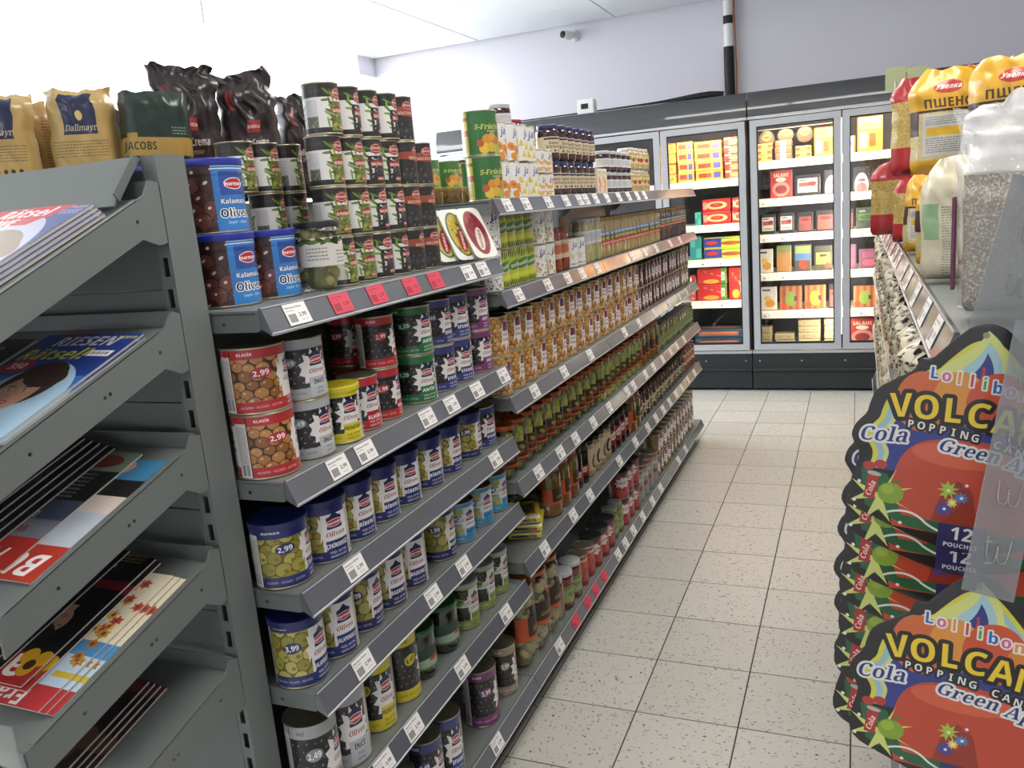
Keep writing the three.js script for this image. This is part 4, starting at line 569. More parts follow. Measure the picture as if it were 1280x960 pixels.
{
  let z = z0; z = seq(SB[1], -0.965, z, [['jaBean', 1, 2, 78, 'white tin spotted with dark beans on the second shelf', 'spotted white tins'], ['crack', 4, 2, 78, 'lime green vegetable tin on the second shelf', 'lime green tins'], ['jaMush', 2, 2, 78, 'white tin with mushroom picture on the second shelf', 'white mushroom tins'], ['salsa', 2, 1, 78, 'red salsa jar with red lid on the second shelf', 'red salsa jars'], ['jaPlain', 2, 1, 78, 'plain white vegetable tin on the second shelf', 'plain white tins'], ['asparagus', 3, 1, 78, 'tall jar of pale asparagus with white label', 'asparagus jars'], ['skinny', 17, 1, 78, 'slim jar of pale sprouts with blue and red label', 'slim pale jars'], ['skinnyDark', 20, 1, 78, 'slim dark jar with blue and red label', 'slim dark jars']]);
  z = z0; seq(SB[2], -0.965, z, [['chick', 16, 2, 80, 'tin printed all over with chickpeas on the third shelf', 'chickpea tins'], ['kidney', 13, 2, 80, 'dark red kidney bean tin with torn white label print', 'kidney bean tins'], ['lentil', 12, 2, 80, 'olive brown lentil tin on the third shelf', 'lentil tins']]);
  z = z0; seq(SB[3], -0.955, z, [['pickleGlass', 11, 1, 78, 'gherkin jar with orange lid in the front row', 'front gherkin jars'], ['pickle', 8, 1, 78, 'gherkin jar with orange lid in the front row', 'front gherkin jars'], ['mixed', 4, 1, 78, 'mixed pickle jar with orange lid on the fourth shelf', 'mixed pickle jars'], ['palePickle', 20, 1, 78, 'olive jar with grey lid and green label on the fourth shelf', 'grey-lidded jars']]);
  seq(SB[3], -1.048, z - 0.03, [['pickle', 19, 1, 78, 'gherkin jar with orange lid in the second row', 'second-row gherkin jars']]);
  z = zRight(688, -0.955, SB[4], 0.044) + 0.02; seq(SB[4], -0.955, z - 0.112, [['mixed', 3, 1, 78, 'mixed pickle jar with orange lid beside the yellow packs', 'mixed pickle jars on the fifth shelf'], ['darkSauce', 2, 1, 78, 'dark sauce bottle-jar with red label', 'dark sauce jars'], ['beigeJar', 4, 1, 78, 'jar with beige label and black lid on the fifth shelf', 'beige-label jars'], ['redJar', 4, 1, 78, 'dark red jar with red and white label on the fifth shelf', 'red-label jars'], ['mixed', 2, 1, 78, 'mixed pickle jar with orange lid among the brown jars', 'orange-lidded jars'], ['brownJar', 15, 1, 78, 'brown bean jar with brown lid on the fifth shelf', 'brown jars'], ['salsa', 8, 1, 78, 'small red jar with red lid on the fifth shelf', 'small red jars']]);
  z = z0 + 0.0; z = seq(SB[5], -0.955, z, [['mixedGlass', 3, 1, 70, 'large jar of mixed pickles with orange label on the base shelf', 'large mixed pickle jars'], ['gherkinLow', 1, 1, 70, 'small pickle jar squeezed between big pickle jars and red paste jars', 'small pickle jar'], ['ajvar', 2, 1, 75, 'red paste jar with grey lid and green label, base shelf', 'red paste jars']]);
  z = seq(SB[5], -0.955, z - 0.01, [['tomato', 2, 1, 78, 'white and red tomato tin on the base shelf', 'tomato tins'], ['tomatoRed', 3, 1, 78, 'dark red paste tin with black lid on the base shelf', 'red paste tins'], ['palePickle', 2, 1, 78, 'olive jar with green label on the base shelf', 'olive jars low'], ['tomatoRed', 3, 2, 78, 'stacked dark red paste tin with black lid, base', 'stacked red paste tins'], ['greyTin', 4, 1, 78, 'grey tin with red bands on the base shelf', 'grey tins'], ['lentil', 12, 2, 80, 'brown lentil tin on the base shelf', 'low lentil tins']]);
}
// ---------------------------------------------------------------- sheets of printed packs
function atlas(cols, rows, cw, ch, draws, o = {}) {
  const t = canvasTex(cols * cw, rows * ch, (x) => draws.forEach((d, i) => { x.save(); x.translate((i % cols) * cw, Math.floor(i / cols) * ch); x.beginPath(); x.rect(0, 0, cw, ch); x.clip(); d(x, cw, ch); x.restore(); }));
  t.wrapS = t.wrapT = THREE.ClampToEdgeWrapping;
  return { cols, rows, m: phys(0xffffff, { map: t, roughness: 0.35, clearcoat: 0.3, clearcoatRoughness: 0.2, ...o }) };
}
function inCell(geo, A, i) {
  const g = geo.clone(), u = g.attributes.uv, c = i % A.cols, r = Math.floor(i / A.cols), e = 0.012;
  for (let k = 0; k < u.count; k++) u.setXY(k, (c + e + (1 - 2 * e) * Math.min(1, Math.max(0, u.getX(k)))) / A.cols, 1 - (r + 1 - (e + (1 - 2 * e) * Math.min(1, Math.max(0, u.getY(k))))) / A.rows);
  return g;
}
const fr = (x, c, a, b, w, h) => { x.fillStyle = c; x.fillRect(a, b, w, h); };
const el = (x, c, a, b, w, h, t = 0) => { x.fillStyle = c; x.beginPath(); x.ellipse(a, b, w, h, t, 0, 7); x.fill(); };
const PK = atlas(6, 4, 128, 128, [
  (x, w, h) => { fr(x, '#d8a83a', 0, 0, w, h); el(x, '#c0642c', 64, 70, 46, 22); el(x, '#e0b878', 60, 66, 30, 10); fr(x, '#c33a2a', 0, 0, w, 18); },                                     // 0 yellow sausage pack
  (x, w, h) => { fr(x, '#d58a2e', 0, 0, w, h); fr(x, '#7c2c22', 14, 30, 60, 60); fr(x, '#3b3f86', 84, 22, 34, 80); fr(x, '#e0c058', 0, 106, w, 22); },                                    // 1 orange and blue pack
  (x, w, h) => { fr(x, '#b92f2c', 0, 0, w, h); el(x, '#e2b25e', 70, 66, 36, 30); fr(x, '#e8d9b8', 6, 8, 40, 20); word(x, 'Wurst', 60, 112, 20, '#f0dcb4'); },                               // 2 red pack
  (x, w, h) => { fr(x, '#b8262b', 0, 0, w, h); el(x, '#e6b878', 66, 64, 48, 40); el(x, '#a5282a', 66, 62, 30, 22); el(x, '#c45a3c', 66, 58, 16, 8); word(x, 'GUSTO', 14, 64, 22, '#f3dccb', { rot: -1.57 }); }, // 3 red with oval plate
  (x, w, h) => { fr(x, '#2f8f86', 0, 0, w, h); fr(x, '#57b0a5', 10, 12, 50, 46); fr(x, '#57b0a5', 68, 66, 50, 50); },                                                                       // 4 teal
  (x, w, h) => { fr(x, '#cdb83a', 0, 0, w, h); fr(x, '#2c3f93', 0, 10, 60, 108); el(x, '#b33a2c', 28, 64, 20, 24); fr(x, '#5f9a3a', 60, 8, 68, 20); el(x, '#8a4a2a', 92, 74, 34, 26); }, // 5 blue, yellow and green
  (x, w, h) => { fr(x, '#c22c2e', 0, 0, w, h); for (let i = 0; i < 6; i++) el(x, ['#8c2420', '#d97a58'][i & 1], 40 + i * 14, 30 + i * 8, 34, 7, 0.6); el(x, '#d89a3c', 60, 104, 34, 18); fr(x, '#3c8a3a', 104, 0, 24, h); word(x, 'SUCUK', 112, 64, 22, '#f2e9e0', { rot: -1.57 }); }, // 6 red and green
  (x, w, h) => { fr(x, '#2d4a63', 0, 0, w, h); fr(x, '#b0674e', 12, 30, 104, 62); fr(x, '#c98a6c', 18, 40, 90, 14); },                                                                        // 7 dark blue salmon
  (x, w, h) => { fr(x, '#171516', 0, 0, w, h); el(x, '#5f4634', 64, 64, 50, 58); el(x, '#a3a63c', 64, 50, 30, 22); fr(x, '#3a2a1c', 42, 44, 44, 10); },                                      // 8 dark round tray
  (x, w, h) => { fr(x, '#b9a24c', 0, 0, w, h); fr(x, '#9ab04a', 40, 20, 48, 90); el(x, '#7d3f2a', 20, 64, 22, 40); el(x, '#7d3f2a', 108, 64, 22, 40); },                                    // 9 tub green sleeve
  (x, w, h) => { fr(x, '#b0533c', 0, 0, w, h); fr(x, '#d9dce2', 42, 6, 44, 116); fr(x, '#3d5a9a', 46, 46, 36, 30); },                                                                       // 10 tub blue sleeve
  (x, w, h) => { fr(x, '#d37a28', 0, 0, w, h); fr(x, '#e6b44c', 10, 8, 108, 40); fr(x, '#8a3a1f', 60, 62, 34, 48); fr(x, '#e9c878', 10, 56, 40, 60); word(x, 'KÖFTE', 64, 28, 24, '#b5381f'); }, // 11 orange box
  (x, w, h) => { fr(x, '#a92a2a', 0, 0, w, h); el(x, '#cf8a80', 64, 88, 50, 34); el(x, '#8c2422', 64, 90, 34, 20); el(x, '#ddd0bd', 64, 44, 30, 10); word(x, 'SALAMI', 64, 24, 24, '#e7cfa9'); }, // 12 red salami
  (x, w, h) => { fr(x, '#17191b', 0, 0, w, h); fr(x, '#d9d7d2', 14, 22, 100, 86); fr(x, '#b05046', 20, 46, 86, 26); el(x, '#8e2c2c', 88, 54, 22, 12); fr(x, '#5e6a78', 22, 28, 50, 8); word(x, 'Schinken', 64, 94, 18, '#55504c'); }, // 13 black tray white label
  (x, w, h) => { fr(x, '#1d1f26', 0, 0, w, h); el(x, '#c9c3c4', 64, 96, 54, 66); el(x, '#a8616a', 64, 112, 44, 30); fr(x, '#6d4a6e', 36, 62, 56, 14); },                                    // 14 arched
  (x, w, h) => { fr(x, '#17191b', 0, 0, w, h); fr(x, '#7f4440', 12, 70, 104, 50); fr(x, '#a54a40', 16, 30, 96, 42); el(x, '#6f1f20', 64, 48, 40, 12); },                                    // 15 dark red tray
  (x, w, h) => { fr(x, '#3f4a42', 0, 0, w, h); fr(x, '#5d7a4c', 16, 40, 96, 40); el(x, '#3b5a36', 64, 62, 40, 14); fr(x, '#8a9a84', 22, 20, 40, 10); },                                    // 16 green pack
  (x, w, h) => { fr(x, '#d9d6cd', 0, 0, w, h); el(x, '#d3943a', 76, 92, 36, 22); el(x, '#e2b85e', 56, 64, 26, 14); fr(x, '#4b568f', 18, 14, 60, 10); },                                     // 17 white with orange
  (x, w, h) => { fr(x, '#7d8f52', 0, 0, w, 40); fr(x, '#a58a55', 0, 40, w, h - 40); for (let i = 0; i < 9; i++) fr(x, ['#c98c4a', '#b57b3e'][i & 1], 10 + i * 12, 34, 9, 84); },          // 18 sticks
  (x, w, h) => { fr(x, '#4e4a42', 0, 0, w, h); fr(x, '#8fa56a', 10, 8, 108, 40); fr(x, '#4f77a5', 10, 44, 108, 34); el(x, '#c2452f', 70, 96, 34, 22); el(x, '#b3342c', 90, 90, 14, 12); },  // 19 blue-green sliced
  (x, w, h) => { fr(x, '#43413a', 0, 0, w, h); fr(x, '#a9b04a', 14, 36, 100, 60); fr(x, '#3b2f2a', 40, 44, 48, 14); el(x, '#c8402c', 96, 104, 20, 16); },                                  // 20 yellow-green
  (x, w, h) => { fr(x, '#7a4d66', 0, 0, w, h); fr(x, '#96586f', 20, 20, 90, 40); el(x, '#b05a70', 64, 92, 46, 22); },                                                                       // 21 purple
  (x, w, h) => { fr(x, '#a4663f', 0, 0, w, h); for (let i = 0; i < 7; i++) fr(x, ['#b8764a', '#8c4f30'][i & 1], i * 19, 0, 14, h); el(x, '#7f9a3c', 66, 70, 32, 40); fr(x, '#5d2a4a', 84, 56, 16, 26); el(x, '#cf4a2a', 24, 106, 18, 16); }, // 22 sausages
  (x, w, h) => { fr(x, '#cdbd93', 0, 0, w, h); for (let y = 0; y < h; y += 26) fr(x, '#a8966a', 0, y, w, 4); fr(x, '#7d5a30', 30, 60, 66, 24); fr(x, '#e3dcc8', 36, 64, 54, 14); },        // 23 cheese blocks
]);
// ---------------------------------------------------------------- refrigerated cabinets along the back wall
const FZ = -6.38;
M.fridge = phys(0x272b30, { roughness: 0.5, clearcoat: 1, clearcoatRoughness: 0.05 }); M.fridgeLow = mat(0x1c2226, { roughness: 0.4 }); M.inner = mat(0x16181b, { roughness: 0.6 }); M.shelfWhite = mat(0xe4e2d8, { roughness: 0.5 }); M.frame = mat(0xa7abb0, { roughness: 0.35, metalness: 0.1 });
const LEDM = mat(0xffffff, { emissive: 0xfff3dc, emissiveIntensity: 4 });
const FRIDGE_LIGHT = 115;
function fridge(x0, x1, doors, label, shelfSets, lit) {
  const g = base('refrigerated_cabinet', (x0 + x1) / 2, 0, FZ), cx = g.position.x; tag(g, label, 'refrigerator');
  const B = (a, b, y0, y1, z0, z1) => box(a - cx, b - cx, y0, y1, z0, z1);
  mesh('plinth', B(x0, x1, 0.0005, 0.05, -0.72, -0.06), M.black, g);
  mesh('lower_panel', rbox(x0 - cx, x1 - cx, 0.02, 0.155, -0.03, -0.005, 0.006, 2), M.fridgeLow, g);
  const up = mesh('kick_panel', join(B(x0, x1, 0.175, 0.292, -0.03, -0.002), rbox(x0 - cx, x1 - cx, 0.154, 0.178, -0.03, 0.012, 0.006, 2)), M.fridgeLow, g);
  for (let x = x0 + 0.05; x < x1; x += 0.3) { const s = mesh('screw', new THREE.CylinderGeometry(0.006, 0.006, 0.003, 10), M.alu, up); s.rotation.x = Math.PI / 2; s.position.set(x - cx, 0.235, 0.0); }
  mesh('sill', B(x0, x1, 0.292, 0.312, -0.06, 0.004), M.alu, g);
  mesh('body', join(B(x0, x1, 0.05, 0.3, -0.76, -0.061), B(x0, x1, 0.3, 2.14, -0.78, -0.74), B(x0, x0 + 0.02, 0.3, 2.0, -0.74, -0.05), B(x1 - 0.02, x1, 0.3, 2.0, -0.74, -0.05), B(x0, x1, 2.03, 2.14, -0.74, -0.12)), M.inner, g);
  // hood: slightly curved front
  const prof = []; for (let i = 0; i <= 10; i++) { const a = i / 10; prof.push([0.005 - 0.035 * a * a, 2.012 + 0.17 * a]); } prof.push([-0.13, 2.195], [-0.13, 2.03], [-0.03, 2.012]);
  const hood = new THREE.ExtrudeGeometry(new THREE.Shape(prof.map(p => new THREE.Vector2(-p[0], p[1]))), { depth: x1 - x0 - 0.002, bevelEnabled: false }); hood.rotateY(Math.PI / 2); hood.translate(x0 - cx + 0.001, 0, 0);
  mesh('hood', hood, M.fridge, g); mesh('hood_trim', B(x0, x1, 1.994, 2.011, -0.04, 0.008), M.railEdge, g);
  doors.forEach(([a, b], i) => {
    const f = 0.046, y0 = 0.318, y1 = 1.985, d = mesh('door', join(B(a, a + f, y0, y1, -0.03, 0), B(b - f, b, y0, y1, -0.03, 0), B(a + f, b - f, y0, y0 + 0.045, -0.03, 0), B(a + f, b - f, y1 - 0.045, y1, -0.03, 0)), M.frame, g);
    mesh('gasket', join(B(a + f, a + f + 0.008, y0 + 0.045, y1 - 0.045, -0.028, -0.004), B(b - f - 0.008, b - f, y0 + 0.045, y1 - 0.045, -0.028, -0.004), B(a + f, b - f, y0 + 0.045, y0 + 0.058, -0.028, -0.004), B(a + f, b - f, y1 - 0.055, y1 - 0.045, -0.028, -0.004)), M.black, d);
    mesh('pane', B(a + f, b - f, y0 + 0.05, y1 - 0.05, -0.017, -0.012), M.glass, d);
    if (lit.includes(i)) {
      // lamp tubes: one under the hood, one upright behind the door edge
      const lm = mesh('lamp_tube', B(a + 0.05, b - 0.05, 1.955, 1.975, -0.1, -0.075), LEDM, g); void lm;
      const L1 = new THREE.RectAreaLight(0xffe3b4, FRIDGE_LIGHT, b - a - 0.1, 0.05); L1.position.set((a + b) / 2 - cx, 1.95, -0.09); g.add(L1);
      L1.lookAt(V((a + b) / 2, 1.15, FZ - 0.5));
      mesh('lamp_tube', B(b - 0.012, b + 0.004, 0.42, 1.94, -0.07, -0.055), LEDM, g);
      const L2 = new THREE.RectAreaLight(0xfff0d2, FRIDGE_LIGHT * 0.8, 0.03, 1.5); L2.position.set(b - 0.004 - cx, 1.18, -0.075); g.add(L2); L2.lookAt(V(b - 0.3, 1.18, FZ - 0.45));
    }
  });
  shelfSets.forEach(([a, b, ys]) => { for (const y of ys) { const s = mesh('shelf', B(a, b, y - 0.018, y, -0.7, -0.232), M.shelfWhite, g); mesh('shelf_strip', prismX([[-0.231, y - 0.058], [-0.2, y - 0.055], [-0.212, y - 0.002], [-0.231, y]], a - cx, b - cx), M.shelfWhite, s); const n = Math.round((b - a) / 0.14); for (let i = 0; i < n; i++) if (rnd() < 0.6) { const t = mesh('price_label', box(-0.03, 0.03, -0.018, 0.018, -0.0006, 0.0006), M.label[0], s); t.position.set(a - cx + (i + 0.5) * (b - a) / n, y - 0.029, -0.2035); t.rotation.x = -0.22; } } });
  return g;
}
const SL = [1.6, 1.265, 1.0, 0.675], SRR = [1.7, 1.425, 1.16, 0.87, 0.58];
fridge(-3.23, -0.735, [[-3.215, -2.605], [-2.595, -1.985], [-1.975, -1.37], [-1.36, -0.75]], 'dark refrigerated cabinet with glass doors and red packs, behind the shelving end', [[-3.2, -1.98, [1.6, 1.2]], [-1.97, -0.76, SL]], [3]);
fridge(-0.728, 1.78, [[-0.715, -0.105], [-0.095, 0.515], [0.525, 1.135], [1.145, 1.765]], 'dark refrigerated cabinet with glass doors full of sliced meat packs, facing the aisle', [[-0.705, 0.52, SRR], [0.53, 1.75, [1.5, 0.9]]], [0, 1]);
// goods inside; x from the photograph's columns
function xAt(u, y, z) { const k = (u - 640) / FOCAL, a = [0, 1, 2].map(i => -k * rotM[8 + i] - rotM[i]); return -(a[1] * (y - EYE.y) + a[2] * z) / a[0]; }
const packGeo = {};
function packs(y, list) { // [u0, u1, height, layers, cell, label, lean, depth]
  for (const [u0, u1, h, n, cell, label, lean = 0, d = 0.12, film] of list) {
    const zf = FZ - 0.236 - (lean ? 0.03 : 0), x0 = xAt(u0, y, zf), x1 = xAt(u1, y, zf), w = x1 - x0 - 0.008, key = [w.toFixed(3), h, d, cell, lean].join();
    const t = lean ? 0.02 : d, geo = packGeo[key] ??= (() => { const g = new RoundedBoxGeometry(w, h, t, 2, Math.min(0.007, t / 3)); g.translate(0, h / 2, -t / 2); return inCell(g, PK, cell); })();
    for (let i = 0; i < n; i++) {
      const o = mesh(numbered('food_pack'), geo, PK.m, scene); o.position.set((x0 + x1) / 2 + (n > 1 ? R(-0.004, 0.004) : 0), y + 0.0008 + i * (h + 0.0008) + (lean ? t * Math.sin(lean) : 0), zf + (lean ? 0 : R(-0.012, 0)));
      o.rotation.x = -lean; tag(o, label + (n > 1 ? [', lowest', ', second layer', ', third layer', ', fourth layer', ', top'][Math.min(i, 4)] : ''), 'food pack', n > 1 ? label + ' stack' : undefined);
    }
  }
}
packs(SL[0], [[826, 846, 0.075, 4, 0, 'yellow sausage pack on the top fridge shelf'], [847, 868, 0.075, 4, 1, 'orange pack with blue print on the top fridge shelf'], [869, 904, 0.072, 4, 1, 'wide orange and blue pack behind the left glass door'], [905, 930, 0.06, 5, 2, 'red sausage pack at the edge of the top fridge shelf']]);
packs(SL[1], [[868, 877, 0.1, 1, 4, 'pale teal box beside the red plates pack'], [878, 914, 0.095, 2, 3, 'red pack with oval plate picture'], [915, 931, 0.095, 2, 3, 'narrow red pack with plate picture at the door edge']]);
packs(SL[2], [[862, 878, 0.18, 1, 4, 'teal box on the third fridge shelf'], [880, 929, 0.082, 2, 5, 'blue, yellow and green biscuit-like pack']]);
packs(SL[3], [[862, 871, 0.2, 1, 2, 'narrow red pack at the left of the sucuk packs'], [872, 910, 0.125, 2, 6, 'red and green sausage pack'], [911, 930, 0.25, 1, 6, 'tall red and green pack at the door edge']]);
packs(0.3008, [[868, 929, 0.07, 2, 7, 'dark blue salmon pack at the fridge bottom', 0, 0.2]]);
packs(SRR[0], [[946, 966, 0.042, 3, 9, 'small tub with green sleeve in the fridge'], [968, 990, 0.046, 3, 10, 'small tub with blue sleeve in the fridge'], [993, 1014, 0.042, 2, 9, 'small brown tub in the fridge'], [1017, 1044, 0.2, 1, 11, 'tall orange box on the top fridge shelf'], [1060, 1070, 0.12, 1, 10, 'small red and white pack beside the big orange bag'], [1071, 1104, 0.24, 1, 11, 'big orange bag on the top fridge shelf']]);
packs(SRR[1], [[962, 991, 0.2, 1, 12, 'large red salami pack', 0.08], [993, 1026, 0.15, 1, 13, 'black tray with white ham label, wide', 0.1], [1029, 1050, 0.17, 1, 14, 'black tray with arched label', 0.1], [1066, 1088, 0.17, 1, 14, 'black tray with arched label behind the second door', 0.1], [1089, 1106, 0.15, 1, 13, 'black tray with white label behind the grain bags', 0.1]]);
packs(SRR[2], [[950, 970, 0.15, 1, 13, 'slim black tray with white label, beside the door frame', 0.12], [973, 993, 0.15, 1, 13, 'slim black tray with white label, second on its shelf', 0.12], [996, 1017, 0.145, 1, 15, 'dark tray of red sliced meat, third on its shelf', 0.12], [1019, 1045, 0.15, 1, 15, 'wide dark tray of red sliced meat', 0.12], [1056, 1068, 0.15, 1, 15, 'narrow dark tray behind the second door', 0.12], [1069, 1096, 0.15, 1, 16, 'green salad pack behind the second door', 0.12]]);
packs(SRR[3], [[947, 967, 0.18, 1, 17, 'white pack with orange picture', 0.06], [970, 990, 0.2, 1, 18, 'pack of pale sausage sticks', 0.06], [992, 1015, 0.2, 1, 19, 'blue and green pack of sliced sausage', 0.06], [1017, 1041, 0.18, 1, 20, 'yellow and green pack of sliced sausage', 0.06], [1045, 1052, 0.18, 1, 21, 'purple pack at the door frame', 0.06], [1056, 1071, 0.18, 1, 21, 'purple pack behind the second door', 0.06], [1073, 1100, 0.14, 1, 21, 'wide plum-coloured meat pack', 0.06]]);
packs(SRR[4], [[950, 972, 0.18, 1, 17, 'white pack with pale blue print on the fifth shelf', 0.06], [974, 1003, 0.18, 1, 22, 'pack of sausages with green label', 0.06], [1005, 1033, 0.18, 1, 22, 'pack of brown sausages with yellow-green label', 0.06], [1035, 1050, 0.18, 1, 15, 'dark red sausage pack at the door frame', 0.06], [1066, 1096, 0.16, 1, 22, 'brown sausage pack behind the second door', 0.06]]);
packs(0.3008, [[949, 965, 0.05, 3, 23, 'stack of cream cheese block'], [968, 994, 0.048, 2, 23, 'short stack of cheese block'], [997, 1026, 0.05, 4, 23, 'tall stack of cheese block'], [1030, 1047, 0.05, 4, 23, 'cheese block stack at the door frame'], [1060, 1096, 0.2, 1, 12, 'red and pink ham pack at the fridge bottom']]);
{ // dark round trays hanging at the back of the top shelf on a bar
  const bar = base('hanging_bar', -0.42, 1.935, FZ - 0.4); tag(bar, 'thin dark bar carrying round trays inside the fridge', 'rail'); const bm = mesh('bar', new THREE.CylinderGeometry(0.004, 0.004, 0.58, 8), M.alu, bar); bm.rotation.z = Math.PI / 2;
  [[958, 0.13], [982, 0.09], [1006, 0.11]].forEach(([u, h], i) => { const g = new THREE.CylinderGeometry(0.06, 0.055, 0.02, 24); g.rotateX(Math.PI / 2); g.scale(1, h / 0.12, 1); const p = g.attributes.position, uv = g.attributes.uv; for (let k = 0; k < uv.count; k++) uv.setXY(k, p.getX(k) / 0.13 + 0.5, p.getY(k) / 0.14 + 0.5); g.translate(0, -h / 2 - 0.004, 0.014); tag(mesh(numbered('hanging_tray'), inCell(g, PK, 8), PK.m, scene), ['dark round tray with green label hanging in the fridge', 'small dark tray hanging between two others in the fridge', 'dark tray hanging beside the orange box in the fridge'][i], 'food pack').position.set(xAt(u, 1.9, FZ - 0.38), 1.93, FZ - 0.4); });
}
// ---------------------------------------------------------------- things on the back wall
{
  const c = base('security_camera', -2.22, 2.9, ROOM.z0 + 0.002); tag(c, 'small white bullet security camera under the ceiling', 'camera');
  mesh('mount', lathe([[0, 0], [0.045, 0], [0.045, 0.012], [0.02, 0.03], [0.016, 0.06], [0, 0.06]], 20).rotateX(Math.PI / 2), M.white, c);
  const b = mesh('housing', lathe([[0, 0], [0.03, 0], [0.036, 0.01], [0.036, 0.1], [0.03, 0.11], [0, 0.11]], 20).rotateX(Math.PI / 2), M.white, c); b.position.set(-0.02, -0.0, 0.06); b.rotation.y = -0.35;
  const l = mesh('lens', lathe([[0, 0], [0.029, 0], [0.029, 0.003], [0.012, 0.008], [0, 0.009]], 20).rotateX(Math.PI / 2), M.black, b); l.position.z = 0.109;
  const px = xAt(911, 2.6, ROOM.z0 + 0.05), p = base('insulated_pipe', px, 2.195, ROOM.z0 + 0.05); tag(p, 'upright black and white wrapped refrigerant pipe on the wall', 'pipe');
  const seg = (n, y0, y1, r, m) => { const o = mesh(n, new THREE.CylinderGeometry(r, r, y1 - y0, 18), m, p); o.position.y = (y0 + y1) / 2; };
  seg('wrapping', 0.03, 0.43, 0.04, M.black); seg('sleeve', 0.43, 0.6, 0.035, M.white); seg('wrapping', 0.6, 0.66, 0.038, M.black); seg('sleeve', 0.66, 0.775, 0.035, M.white); seg('wrapping', 0.775, 0.8, 0.037, M.black); 
  mesh('copper_line', tube([V(0.055, 0.02, 0.0), V(0.056, 0.3, 0), V(0.05, 0.6, 0), V(0.048, 0.79, 0)], 0.006, 16, 6), mat(0xb46a38, { metalness: 0.5, roughness: 0.4 }), p);
  const q = base('pipe_run', 0, 0, 0); tag(q, 'black insulated pipe running along the top of the refrigerator', 'pipe');
  mesh('insulation', tube([V(px - 0.03, 2.25, FZ - 0.62), V(px - 0.14, 2.262, FZ - 0.6), V(-1.5, 2.235, FZ - 0.58), V(-2.4, 2.225, FZ - 0.58), V(-3.1, 2.225, FZ - 0.58)], 0.028, 40, 10), M.black, q);
  mesh('copper_line', tube([V(px - 0.2, 2.205, FZ - 0.5), V(-1.6, 2.205, FZ - 0.5), V(-2.6, 2.205, FZ - 0.52)], 0.009, 30, 6), mat(0xb98a6c, { metalness: 0.4, roughness: 0.4 }), q);
  const w = base('control_box', -2.0, 2.196, FZ - 0.3); tag(w, 'small white control box on top of the refrigerator hood', 'box'); mesh('case', rbox(-0.07, 0.07, 0, 0.12, -0.05, 0.05, 0.01, 2), M.white, w); mesh('display', rbox(-0.035, 0.025, 0.045, 0.085, 0.0502, 0.053, 0.001, 1), M.black, w);
}
{ // a cord hanging from the ceiling near the shop front
  const a = along(254, 22, 5.2), w = base('plumb_line', a.x, 0, a.z); tag(w, 'thin grey line hanging from the ceiling with a small weight', 'pull cord');
  mesh('cord', new THREE.CylinderGeometry(0.003, 0.003, ROOM.h - 2.1, 8).translate(0, (ROOM.h + 2.1) / 2, 0), mat(0x77797c), w); mesh('weight', lathe([[0, 2.06], [0.012, 2.065], [0.014, 2.09], [0.004, 2.102], [0, 2.102]], 14), mat(0x77797c), w);
}
// ---------------------------------------------------------------- magazines
function face(x, cx, cy, s, hair) { // a plain printed portrait
  el(x, hair, cx, cy - s * 0.25, s * 0.86, s * 0.95); el(x, '#c99a7c', cx - s * 0.06, cy + s * 0.12, s * 0.62, s * 0.78, 0.12); el(x, hair, cx + s * 0.22, cy - s * 0.55, s * 0.7, s * 0.42, 0.25);
  for (const d of [-0.34, 0.16]) { el(x, '#ece4dc', cx + d * s, cy + s * 0.02, s * 0.11, s * 0.05); el(x, '#3a2a20', cx + d * s, cy + s * 0.02, s * 0.05, s * 0.05); fr(x, '#3a261a', cx + d * s - s * 0.14, cy - s * 0.14, s * 0.26, s * 0.045); }
  el(x, '#b98668', cx - s * 0.1, cy + s * 0.27, s * 0.08, s * 0.06); el(x, '#9c3f3a', cx - s * 0.08, cy + s * 0.5, s * 0.22, s * 0.08); fr(x, '#efe6de', cx - s * 0.22, cy + s * 0.47, s * 0.28, s * 0.035); fr(x, '#c99a7c', cx - s * 0.3, cy + s * 0.8, s * 0.5, s * 0.5);
}
